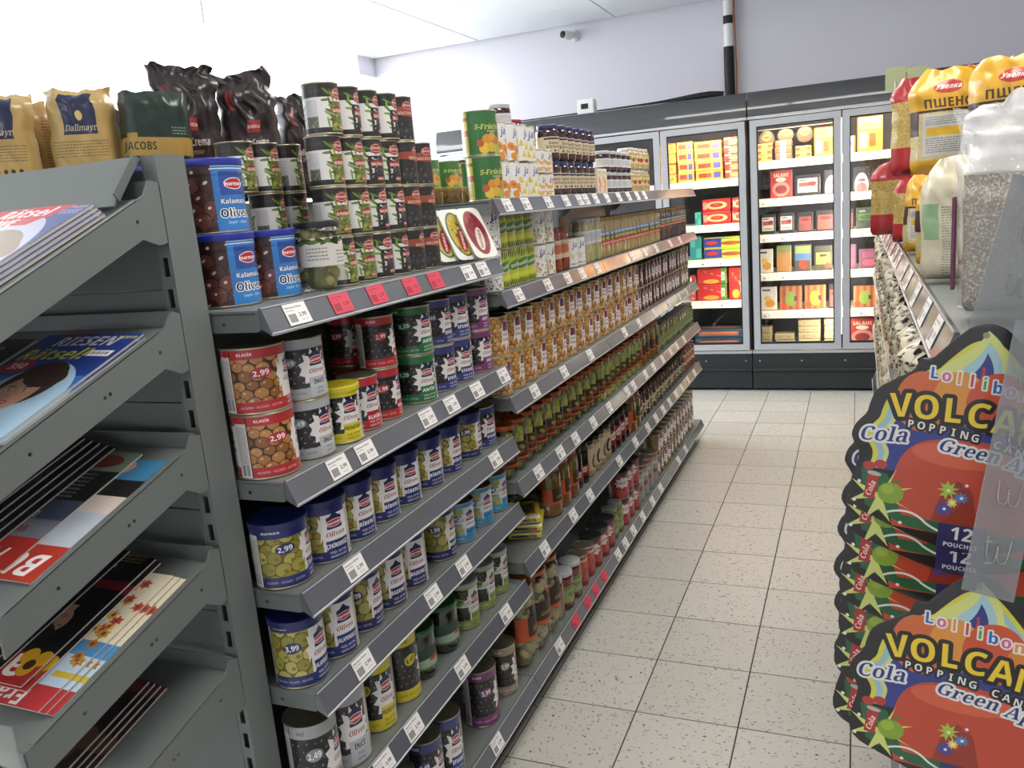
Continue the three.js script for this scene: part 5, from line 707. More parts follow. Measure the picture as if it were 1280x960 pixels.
const MG = atlas(4, 3, 320, 426, [
  (x, w, h) => { fr(x, '#d9d2c6', 0, 0, w, h); fr(x, '#46508c', 0, 0, w, h * 0.9); el(x, '#b7bcd0', 190, 250, 120, 190); fr(x, '#c2303a', 0, 0, 240, 66); x.fillStyle = '#c2303a'; x.beginPath(); x.moveTo(240, 0); x.lineTo(275, 0); x.lineTo(200, 100); x.lineTo(0, 100); x.lineTo(0, 60); x.fill(); word(x, 'Rätsel', 130, 36, 58, '#f1ece6', { style: 'italic bold' }); word(x, 'LOVE', 92, 82, 44, '#f1ece6', { style: 'italic bold' }); word(x, '7-8-2019', 288, 20, 13, '#d9d18a'); fine(x, 250, 34, 60, 24, '#aab2cf', 8); face(x, 170, 300, 150, '#8d7a66'); },
  (x, w, h) => { fr(x, '#213a86', 0, 0, w, h); fr(x, '#2f6fc0', 0, h * 0.45, w, h * 0.55); el(x, '#a9cbe4', 190, 330, 140, 190); fr(x, '#8f2a2a', 60, 4, 90, 12); word(x, 'RIESEN', 168, 42, 58, '#d7d9dd', { style: 'italic bold' }); word(x, 'Rätsel!', 120, 100, 66, '#c8cc3c', { style: 'italic bold' }); word(x, '3/2019', 284, 24, 18, '#d8d27c'); fr(x, '#d9d9d9', 232, 84, 70, 26); bars(x, 236, 88, 60, 18); el(x, '#a8282c', 60, 150, 52, 30); word(x, '350', 60, 150, 34, '#f0e6df'); face(x, 180, 250, 96, '#3b2a22'); fr(x, '#1f1f24', 60, 380, 200, 46); },
  (x, w, h) => { fr(x, '#b4392f', 0, 0, w, h * 0.26); word(x, 'BUNTE', 160, 52, 88, '#efe9e4', { style: 'italic bold' }); fr(x, '#b9c3cf', 0, h * 0.26, w, h * 0.3); face(x, 210, 170, 66, '#b89468'); fr(x, '#d8c8bd', 0, h * 0.52, w, h * 0.14); fr(x, '#b03434', 160, 232, 120, 18); fr(x, '#1f1c20', 0, h * 0.66, w, h * 0.14); fine(x, 110, 290, 170, 40, '#b9b4b8', 12); fr(x, '#3f7fa8', 0, h * 0.8, w, h * 0.2); word(x, 'Neue', 230, 362, 34, '#dfe8ee', { font: 'serif' }); word(x, 'Liebe', 230, 394, 34, '#dfe8ee', { font: 'serif' }); el(x, '#b98a6c', 120, 388, 40, 26); },
  (x, w, h) => { fr(x, '#b23029', 0, 0, w, h * 0.24); word(x, 'FREIZEIT', 170, 46, 60, '#efe7de', { style: 'italic bold', fit: 280 }); fr(x, '#7b7f8c', 0, h * 0.24, w, h * 0.2); word(x, 'wieder im', 170, 124, 40, '#7c2430'); fr(x, '#4a5670', 0, h * 0.38, w, h * 0.16); word(x, 'DAS', 120, 176, 30, '#c8c8cc'); word(x, 'VOLLE', 220, 206, 26, '#b9a13c'); fr(x, '#1f241f', 0, h * 0.54, w, h * 0.26); fine(x, 60, 240, 220, 90, '#8fa09a', 14); fr(x, '#7a8f7a', 0, h * 0.8, w, h * 0.2); el(x, '#7c3a34', 90, 380, 60, 26); el(x, '#4b2a2c', 230, 376, 40, 22); },
  (x, w, h) => { fr(x, '#17181c', 0, 0, w, h); for (let i = 0; i < 24; i++) fr(x, ['#2a2c34', '#22252c', '#3a3a48'][i % 3], R(0, w), R(0, h), R(20, 120), R(4, 20)); fr(x, '#4e5aa0', 120, 150, 90, 40); fr(x, '#8a6a4a', 40, 20, 120, 60); word(x, 'Zeit', 200, 60, 60, '#8e8a94'); },
  (x, w, h) => { fr(x, '#b0302a', 0, 0, 150, 90); word(x, 'a', 70, 46, 110, '#ece6de'); fr(x, '#141416', 0, 90, w, h - 90); fr(x, '#141416', 150, 0, w, 100); for (const [a, b] of [[60, 30], [40, 60], [82, 62]]) el(x, '#d3a327', a - 20, b + 20, 22, 22); el(x, '#4a2d16', 40, 60, 14, 14); face(x, 90, 180, 46, '#2a2220'); word(x, 'Abenteuer', 200, 190, 26, '#b3a23a'); word(x, 'Freizeit', 200, 220, 26, '#b3a23a'); word(x, 'das', 210, 270, 62, '#9d9ca0'); fr(x, '#7a2028', 0, 300, w, 30); word(x, 'SUV', 160, 356, 76, '#a9a9ad', { style: 'italic bold' }); fine(x, 30, 396, 260, 24, '#a8963c', 10); },
  (x, w, h) => { fr(x, '#dfd6bd', 0, 0, w, h); fr(x, '#b9cfe2', 0, h * 0.1, w, h * 0.34); fr(x, '#4d8fc4', 0, h * 0.36, w, h * 0.1); fr(x, '#e2d9c0', 0, h * 0.46, w, h * 0.54); fr(x, '#b8363a', 0, 0, w * 0.8, 66); word(x, 'Frau', 130, 30, 58, '#eee7de'); word(x, 'aktuell', 140, 70, 34, '#4b5f9a'); for (let i = 0; i < 64; i++) { const a = R(10, 310), b = R(100, 410); blot(x, a, b, 20, 17, ['#c99a3c', '#d8b056', '#b57a32', '#c04a3a'][i % 4], 6, 0.4); el(x, '#7a4a2a', a, b, 6, 6); } fr(x, '#c85a4a', 220, 396, 60, 24); fr(x, '#c9b23c', 0, 90, 60, 16); },
  (x, w, h) => { fr(x, '#241815', 0, 0, w, h); for (let i = 0; i < 20; i++) el(x, ['#4b3026', '#5d4032', '#38231c'][i % 3], R(0, w), R(0, h), R(20, 60), R(14, 40), R(0, 3)); for (let y = 30; y < h; y += 96) { word(x, 'BUCH', R(80, 240), y, 40, '#8a6a58'); fine(x, 40, y + 26, 220, 30, '#7a6a52', 12); } fr(x, '#5d2a26', 0, 380, w, 46); },
], { roughness: 0.45, clearcoat: 0.1 });
{
  const W = 0.21, Lg = 0.28, cover = new THREE.PlaneGeometry(W, Lg, 6, 10); cover.rotateX(-Math.PI / 2);
  const pagesM = mat(0xc9c4bb, { roughness: 0.7 }), cells = {};
  const sag = (g) => { const p = g.attributes.position; for (let i = 0; i < p.count; i++) { const a = p.getX(i) / W; p.setY(i, p.getY(i) + 0.0016 * Math.cos(a * 3.1)); } g.computeVertexNormals(); return g; };
  function mag(row, xr, zb, cell, flip, level, thick, label, group, yaw = 0, clipped = Lg) {
    const [y, fall] = MAG.rows[row], ang = Math.atan(fall / 0.31), zl = zb + clipped / 2 * Math.cos(ang), yy = y - fall * (zl - 0.04) / 0.31;
    const g = base('magazine', xr - W / 2, yy + 0.0035 + level, MAG.z + zl); g.rotation.set(ang, yaw, 0); if (flip) g.rotation.set(ang, Math.PI + yaw, 0, 'XYZ');
    mesh('pages', (cells['p' + thick] ??= sag(new THREE.BoxGeometry(W - 0.002, thick, Lg - 0.002, 6, 1, 1).translate(0, thick / 2, 0))), pagesM, g);
    mesh('cover', (cells[cell + '_' + thick] ??= inCell(sag(cover.clone().translate(0, thick + 0.0003, 0)), MG, cell)), MG.m, g);
    return tag(g, label, 'magazine', group);
  }
  for (let i = 0; i < 4; i++) mag(0, -1.047 - i * 0.004, 0.068 + i * 0.002, 0, false, i * 0.0062, 0.0048, i < 3 ? 'puzzle magazine on the top rack shelf, ' + ORD[i + 1] + ' from the bottom' : 'top puzzle magazine with red title and portrait on the highest rack shelf', i < 3 ? 'puzzle magazines stack' : undefined, -0.02);
  for (let i = 0; i < 2; i++) mag(1, -1.028 - i * 0.003, 0.05, 1, false, i * 0.0055, 0.004, i ? 'blue puzzle magazine with yellow title and portrait on the second shelf' : 'blue puzzle magazine lying under the top copy on the second shelf', undefined, 0);
  mag(1, -1.27, 0.05, 4, false, 0, 0.004, 'dark magazine beside the blue puzzle magazine');
  // third shelf: overlapping magazines lying head down
  mag(2, -1.022, 0.055, 2, true, 0.0, 0.003, 'celebrity magazine with red title and blue corner at the shelf edge');
  mag(2, -1.085, 0.045, 3, true, 0.0052, 0.003, 'magazine with red title and grey columns overlapping the celebrity magazine');
  for (let i = 0; i < 5; i++) mag(2, -1.15 - i * 0.014, 0.04 + i * 0.002, 4, true, 0.0104 + i * 0.005, 0.003, 'dark shrink-wrapped magazine in the third shelf fan, ' + ORD[i + 1] + ' from the bottom', 'dark fanned magazines');
  for (let i = 0; i < 3; i++) mag(3, -1.02 - i * 0.009, 0.062 + i * 0.004, 6, true, i * 0.0052, 0.0032, i < 2 ? 'light blue magazine beneath the top copy, ' + ORD[i + 1] + ' from the bottom' : 'light blue and cream magazine with small figures on the fourth shelf', i < 2 ? 'light blue magazines' : undefined);
  for (let i = 0; i < 2; i++) mag(3, -1.083 - i * 0.01, 0.05, 5, true, 0.0162 + i * 0.0056, 0.0032, i ? 'black motoring magazine with red square and sunflower' : 'black motoring magazine under its top copy', undefined);
  for (let i = 0; i < 4; i++) mag(3, -1.155 - i * 0.016, 0.045, 4, true, 0.028 + i * 0.005, 0.003, 'dark magazine in the fourth shelf fan, ' + ORD[i + 1] + ' from the bottom', 'dark magazines on the fourth shelf');
  for (let i = 0; i < 4; i++) mag(4, -1.1 - i * 0.008, 0.07 + i * 0.004, 7, true, i * 0.0062, 0.0045, 'brown booklet on the lowest rack shelf, ' + ORD[i + 1] + ' from the bottom', 'brown booklets');
}
// ---------------------------------------------------------------- filled bags
function bagGeo(o) {
  const { w, h, d } = o, nx = o.nx ?? 16, ny = o.ny ?? 20, P = [], U = [], I = [], s0 = o.seed ?? 1, cr = o.crumple ?? 0.004;
  for (let f = 0; f < 2; f++) for (let j = 0; j <= ny; j++) for (let i = 0; i <= nx; i++) {
    const t = j / ny, p = i / nx * 2 - 1, s = f ? -1 : 1;
    const pinch = t > 1 - o.pinch ? Math.cos((t - 1 + o.pinch) / o.pinch * Math.PI / 2) : 1, foot = t < 0.07 ? (o.block ? 0.85 + 0.15 * Math.sqrt(t / 0.07) : Math.sqrt(t / 0.07)) : 1;
    const e = o.e ?? 3.2, body = Math.pow(Math.max(0, 1 - Math.pow(Math.abs(p), e)), 0.5);
    let z = s * d / 2 * body * foot * (o.thin + (1 - o.thin) * pinch), x = p * w / 2 * (1 - (o.block ? 0.12 : 0.05) * (1 - Math.abs(pinch)) * 0 - 0.06 * (1 - foot)) * (o.round && t > 0.78 ? 1 - o.round * ((t - 0.78) / 0.22) ** 2 : 1), y = h * t;
    const n1 = noise.noise(x * 26 + s0 * 7, y * 22, s * 3 + s0), n2 = Math.abs(noise.noise(x * 60 + s0 * 3, y * 44 + 5, s * 5 + s0 * 2)), up = 0.35 + t * (t > 1 - o.pinch ? 1.6 : 0.6), edge = i === 0 || i === nx ? 0 : 1;
    z += s * edge * cr * up * (n1 * 1.3 + 0.8 - n2 * 2.6) * (t > 0.02 ? 1 : 0); x += cr * 1.4 * up * noise.noise(y * 30 + s0, x * 9, 2.2) * (t > 0.04 ? 1 : 0); y += (t > 0.9 ? cr * 2.4 * noise.noise(x * 40, s0, 4.4) : 0);
    if (o.lean) z += o.lean * t * t;
    P.push(x, y, z); U.push(f ? 1 - i / nx : i / nx, t);
  }
  const N = (nx + 1) * (ny + 1);
  for (let f = 0; f < 2; f++) for (let j = 0; j < ny; j++) for (let i = 0; i < nx; i++) { const a = f * N + j * (nx + 1) + i, b = a + 1, c = a + nx + 1, e = c + 1; if (f) I.push(a, c, b, b, c, e); else I.push(a, b, c, b, e, c); }
  for (let i = 0; i < nx; i++) I.push(i, N + i, i + 1, i + 1, N + i, N + i + 1);
  const g = new THREE.BufferGeometry(); g.setAttribute('position', new THREE.Float32BufferAttribute(P, 3)); g.setAttribute('uv', new THREE.Float32BufferAttribute(U, 2)); g.setIndex(I); g.computeVertexNormals(); g.computeBoundingBox(); g.translate(0, -g.boundingBox.min.y, 0); return g;
}
const foil = { roughness: 0.36, metalness: 0.0, clearcoat: 0.22, clearcoatRoughness: 0.1 };
const BG = atlas(4, 2, 256, 384, [
  (x, w, h) => { fr(x, '#b79a5c', 0, 0, w, h); fr(x, '#1c2547', 70, 20, 120, 130); word(x, 'Dallmayr', 130, 130, 26, '#dccf9c', { font: 'serif', style: 'italic' }); el(x, '#c9b06a', 130, 92, 12, 16); fine(x, 30, 170, 190, 50, '#7d6636', 9); for (let i = 0; i < 6; i++) for (let j = 0; j < 3; j++) el(x, '#3a2d16', 60 + i * 26, 250 + j * 20, 7, 7); fr(x, '#4a3a1e', 60, 316, 140, 18); word(x, 'prodomo', 130, 325, 22, '#cdb67a'); },
  (x, w, h) => { fr(x, '#a98750', 0, 0, w, h); fine(x, 24, 60, 90, 280, '#6f5632', 10); fine(x, 140, 60, 90, 200, '#6f5632', 10); bars(x, 60, 320, 60, 50); },
  (x, w, h) => { fr(x, '#14291f', 0, 0, w, h); fr(x, '#a5843a', 0, 161, w, 62); word(x, 'JACOBS', 66, 190, 38, '#1a2c20', { fit: 110 }); fr(x, '#a5843a', 20, 146, 36, 18); fine(x, 176, 126, 50, 24, '#7d8f7d', 10); },
  (x, w, h) => { fr(x, '#231718', 0, 0, w, h); fr(x, '#2d1a19', 0, 180, w, 204); fr(x, '#a1302f', 128, 150, 54, 34); word(x, 'Melitta', 155, 167, 15, '#e6dcd4'); word(x, 'BellaCrema', 150, 214, 30, '#c9c0ba', { fit: 120 }); word(x, 'Espresso', 150, 240, 18, '#b0a49e', { font: 'serif', style: 'italic' }); fr(x, '#6d2426', 60, 60, 34, 60); fine(x, 30, 290, 60, 60, '#9c918a', 10); },
  (x, w, h) => { fr(x, '#b7ad8a', 0, 0, w, h); for (let i = 0; i < 2600; i++) fr(x, ['#c9b25e', '#b89c46', '#d6c376'][i % 3], R(0, w), R(120, h), 3, 3); fr(x, '#d2a12c', 0, 0, w, 150); fr(x, '#b03a32', 84, 66, 0, 0); el(x, '#b03a32', 128, 72, 48, 24); word(x, 'Увелка', 128, 72, 24, '#efe4da', { style: 'italic bold' }); word(x, 'ПШЕНО', 128, 128, 44, '#43301c'); fr(x, '#2a1c14', 0, 150, w, 9); fr(x, '#b9b9b4', 40, 166, 176, 150); fine(x, 50, 176, 150, 30, '#6f6f6c', 8); fr(x, '#c9a42c', 52, 214, 150, 30); fine(x, 50, 252, 150, 50, '#6f6f6c', 8); fr(x, '#d2a12c', 0, 330, w, 54); fr(x, '#3a1c18', 0, 150, 28, 90); },
  (x, w, h) => { fr(x, '#b39a55', 0, 0, w, h); for (let i = 0; i < 4200; i++) fr(x, ['#c5ac64', '#a3873f', '#8e7536', '#d0ba7c'][i % 4], R(0, w), R(0, h), 4, 3); fr(x, '#a3262c', 0, 0, w, 96); fr(x, '#a3262c', 0, 270, 110, 114); fr(x, '#d6d2c4', 120, 280, 90, 60); fr(x, '#4f79ad', 120, 320, 50, 30); },
  (x, w, h) => { fr(x, '#c9bfa6', 0, 0, w, h); for (let i = 0; i < 140; i++) blot(x, R(0, w), R(0, h), R(8, 26), R(8, 22), ['#16161a', '#1a1a1f', '#d6cbb0', '#121215', '#a3977c'][i % 5], 6, 0.5); },
  (x, w, h) => { fr(x, '#c9c2a8', 0, 0, w, h); fine(x, 90, 150, 60, 220, '#85806e', 8); fr(x, '#42211c', 160, 120, 40, 190); word(x, '800g', 180, 150, 22, '#d9d2c4'); fr(x, '#a32a2a', 150, 312, 56, 16); fr(x, '#8fae84', 20, 140, 60, 110); for (let i = 0; i < 900; i++) fr(x, ['#8e8574', '#6f6759', '#a89f8c'][i % 3], R(206, w), R(60, h), 4, 3); },
], foil);
function bag(name, o, cell, p, ry, label, category, group, rx = 0, rz = 0) { const m = mesh(numbered(name), inCell(bagGeo(o), BG, cell), BG.m, scene); m.position.copy(p); m.rotation.set(rx, ry, rz, 'YXZ'); return tag(m, label, category, group); }
{ // coffee on the shelf behind the rack; its top is at 1.5
  const y = 1.5872, c = { d: 0.085, pinch: 0.15, thin: 0.3, block: 1, crumple: 0.005, e: 5 };
  const at = (u, v, depth) => { const q = along(u, v, depth); q.y = y; return q; };
  const gold = [[112, 0.135, 0.245, 0, 0.66, 1.78], [50, 0.13, 0.24, 1, 1.15, 1.86], [6, 0.135, 0.243, 0, 0.75, 1.74]];
  gold.forEach(([u, w, h, cell, ry, dep], i) => bag('coffee_bag', { ...c, w, h, seed: 3 + i }, cell, at(u, 200, dep), ry, ['gold coffee bag with navy label beside the green pack', 'plain side of a gold coffee bag between two navy-labelled ones', 'gold coffee bag with navy label farthest from the green pack'][i], 'coffee bag', 'gold coffee bags'));
  const P = at(196, 195, 1.79); bag('coffee_bag', { ...c, w: 0.14, h: 0.228, d: 0.09, seed: 11, crumple: 0.003, pinch: 0.12, thin: 0.5 }, 2, P, 0.85, 'dark green coffee pack with gold band leaning beside the gold bags', 'coffee bag', null, 0, -0.05);
  [[236, 0.16, 0.32, 2.0, 0.62, -0.02], [318, 0.15, 0.315, 2.12, 0.62, 0.03], [372, 0.12, 0.27, 2.27, 0.95, -0.06], [150, 0.14, 0.27, 2.24, 0.6, 0]].forEach(([u, w, h, dep, ry, rz], i) => bag('coffee_bag', { ...c, w, h, d: 0.085, seed: 21 + i, crumple: 0.009, pinch: 0.34, thin: 0.16 }, 3, at(u, 190, dep), ry, ['large black espresso bag behind the green coffee pack', 'large black espresso bag with red square label', 'crumpled black coffee bag beside the stacked olive tins', 'black coffee bag just showing behind the gold bag'][i], 'coffee bag', 'black espresso bags', 0, rz));
}
{ // yellow shrink-wrapped packs on the fifth shelf
  const pg = rbox(-0.055, 0.055, 0, 0.022, -0.075, 0.075, 0.008, 2), yt = canvasTex(256, 256, (x, w) => { x.fillStyle = '#c6bd2e'; x.fillRect(0, 0, w, w); x.fillStyle = '#2c2a1c'; x.beginPath(); x.ellipse(110, 110, 84, 60, 0.3, 0, 7); x.fill(); x.fillStyle = '#6d7030'; x.fillRect(150, 40, 60, 150); x.fillStyle = '#b3352c'; x.fillRect(196, 60, 24, 140); x.fillStyle = '#d9d8c6'; x.fillRect(0, 220, w, 36); word(x, 'Yaprak', 110, 200, 34, '#3a3d1a'); });
  const pm = phys(0xffffff, { map: yt, roughness: 0.2, clearcoat: 1, clearcoatRoughness: 0.08 }), film = phys(0xffffff, { transmission: 1, thickness: 0, roughness: 0.12, ior: 1.4 });
  [[650, -0.985, 0, 0.35], [652, -0.978, 1, 0.3], [655, -0.988, 2, 0.42], [680, -1.0, 3, 0.9], [682, -1.0, 4, 0.75]].forEach(([u, x, l, ry], i) => {
    const z = i < 3 ? zAt(660, -0.96, SB[4]) - 0.042 : zAt(676, -1.0, SB[4]) - 0.045, g = base('vine_leaf_pack', x - (i < 3 ? 0.0 : 0.105), SB[4] + 0.001 + (i < 3 ? l : l - 3) * 0.0252, z); g.rotation.y = ry; tag(g, i < 3 ? ['lowest yellow shrink-wrapped pack at the shelf end', 'middle yellow shrink-wrapped pack at the shelf end', 'top yellow shrink-wrapped pack at the shelf end'][i] : i === 3 ? 'yellow wrapped pack behind the pile, lower' : 'yellow wrapped pack behind the pile, with crumpled film', 'food pack', 'yellow packs');
    mesh('pack', pg, pm, g); if (i === 2 || i === 4) { const f = bagGeo({ w: 0.15, h: 0.12, d: 0.02, pinch: 0.3, thin: 0.2, crumple: 0.006, seed: 40 + i, nx: 12, ny: 10 }); f.rotateX(-1.5); f.translate(0.01, 0.031, 0.04); mesh('film', f, film, g); }
  });
}
// ---------------------------------------------------------------- grain on the other side of the aisle
{
  const y = SR[0] + 0.001, at = (u, x) => { const z = zAt(u, x, y + 0.1); return V(x, y, z); };
  const g = { d: 0.07, pinch: 0.3, thin: 0.25, crumple: 0.004, e: 2.6, round: 0.4 };
  // large clear bag of grey seeds at the shelf head
  const gb = base('seed_bag', 0.19, y + 0.005, -1.1); gb.rotation.y = -0.2; tag(gb, 'large clear plastic bag of grey-brown seeds above the candy bags', 'grain bag');
  const seeds = canvasTex(512, 512, (x, w) => { x.fillStyle = '#6f6555'; x.fillRect(0, 0, w, w); for (let i = 0; i < 5200; i++) { x.fillStyle = ['#8f8573', '#a79d8a', '#5d5446', '#7d7362', '#bdb3a0'][i % 5]; x.beginPath(); x.ellipse(R(0, w), R(0, w), R(4, 8), R(2, 3.4), R(0, 3.2), 0, 7); x.fill(); } });
  const sm = mat(0xffffff, { map: seeds, roughness: 0.6 }); mesh('seeds', bagGeo({ w: 0.152, h: 0.16, d: 0.082, pinch: 0.3, thin: 0.6, crumple: 0.002, e: 2.8, seed: 51 }), sm, gb).position.y = 0.004;
  const clearF = phys(0xffffff, { transmission: 0.84, thickness: 0, roughness: 0.16, ior: 1.42, clearcoat: 0.8, clearcoatRoughness: 0.08 }); 
  mesh('film', bagGeo({ w: 0.164, h: 0.235, d: 0.094, pinch: 0.45, thin: 0.18, crumple: 0.0065, e: 2.8, seed: 52, nx: 22, ny: 28 }), clearF, gb);
  const top = mesh('gathered_top', bagGeo({ w: 0.15, h: 0.085, d: 0.06, pinch: 0.8, thin: 0.25, crumple: 0.007, e: 2.6, seed: 53, round: 0.45 }), phys(0xffffff, { transmission: 0.5, thickness: 0, roughness: 0.3, ior: 1.42, clearcoat: 0.8, clearcoatRoughness: 0.1 }), gb); top.position.y = 0.158;
  mesh('seam_strip', rbox(-0.0885, -0.0835, 0.03, 0.14, -0.006, 0.006, 0.002, 1), plastic(0x6b2a4a), gb);
  const G = (x, z, w, h, cell, ry, lab, grp, up, sd) => bag('grain_bag', { ...g, w, h, seed: sd }, cell, V(x, y + 0.005 + (up ? 0.168 : 0), z), ry, lab, 'grain bag', grp);
  const low = 'lower grain bags', upp = 'upper millet bags', red = 'red-topped grain bags';
  G(0.146, -1.5, 0.105, 0.19, 7, -0.25, 'clear grain bag with brown price strip next to the seed bag', null, 0, 61);
  G(0.158, -1.78, 0.11, 0.165, 4, -0.1, 'lower millet bag carrying the bag with the red oval badge', low, 0, 62); G(0.152, -1.8, 0.12, 0.186, 4, 0.05, 'upper yellow millet bag showing its red oval badge', upp, 1, 67);
  G(0.145, -2.08, 0.1, 0.165, 4, -0.15, 'lower yellow millet bag toward the refrigerators', low, 0, 63); G(0.145, -2.42, 0.12, 0.165, 5, 0.1, 'lower golden grain bag under the tall red-topped bag', low, 0, 64);
  G(0.138, -2.44, 0.115, 0.24, 5, 0.1, 'tall red-topped grain bag standing above the others', red, 1, 69); G(0.115, -2.78, 0.16, 0.21, 5, 0.25, 'red-topped grain bag hanging over the shelf edge', red, 0, 70); G(0.14, -3.1, 0.12, 0.17, 7, 0.1, 'pale grain bag low on the shelf past the red-topped bags', low, 0, 74);
  G(0.262, -1.54, 0.12, 0.165, 4, -0.1, 'millet bag under the upper bag behind the seeds', low, 0, 65); G(0.222, -1.55, 0.12, 0.166, 4, -0.05, 'upper yellow millet bag leaning right behind the clear seed bag', upp, 1, 66);
  G(0.26, -2.2, 0.12, 0.165, 5, 0, 'golden grain bag at the back under a red-topped bag', low, 0, 75); G(0.25, -2.2, 0.13, 0.23, 5, -0.1, 'red-topped grain bag peeping between the yellow bags', red, 1, 71);
  G(0.31, -1.85, 0.12, 0.165, 5, 0, 'golden grain bag at the back near the shelf spine', low, 0, 76); G(0.3, -1.85, 0.13, 0.2, 5, -0.1, 'red-topped grain bag behind the big seed bag', red, 1, 72);
  // pale price cards behind
  for (const [u0, u1, i] of [[1108, 1131, 0], [1133, 1160, 1]]) { const q = along((u0 + u1) / 2, 95, 2.9), c = base('price_card', q.x, SR[0] + 0.001, q.z); tag(c, i ? 'pale yellow price card on a stem beside its twin' : 'pale yellow price card on a stem above the red-topped bag', 'sign', 'pale price cards'); mesh('stem', new THREE.CylinderGeometry(0.004, 0.004, q.y - SR[0] - 0.02, 8).translate(0, (q.y - SR[0] - 0.02) / 2, 0), M.alu, c); mesh('card', box(-0.033, 0.033, q.y - SR[0] - 0.05, q.y - SR[0] + 0.03, -0.0015, 0.0015), mat(0xb9bf92, { roughness: 0.5 }), c); }
  // small black and cream bags on the shelves below
  for (const row of [1, 2]) for (let i = 0; i < 34; i++) for (let l = 0; l < 2; l++) {
    const z = -1.06 - i * 0.097; if (z < -4.0) continue;
    bag('snack_bag', { w: 0.076, h: l ? 0.105 : 0.115, d: 0.05, pinch: 0.25, thin: 0.2, crumple: 0.007, e: 2.4, seed: 80 + i * 3 + row + l * 50, nx: 9, ny: 10 }, 6, V((l ? 0.092 : 0.1) + R(0, 0.01), SR[row] + 0.007 + l * 0.122, z), -1.57 + R(-0.12, 0.12), 'black and cream snack bag, ' + (row === 1 ? 'second' : 'third') + ' shelf, ' + (l ? 'upper' : 'lower') + ' layer, ' + ORD[i + 1] + ' from the candy', 'snack bag', 'snack bags ' + (row === 1 ? 'under the grain' : 'on the lower shelf') + (l ? ', upper' : ', lower'));
  }
}
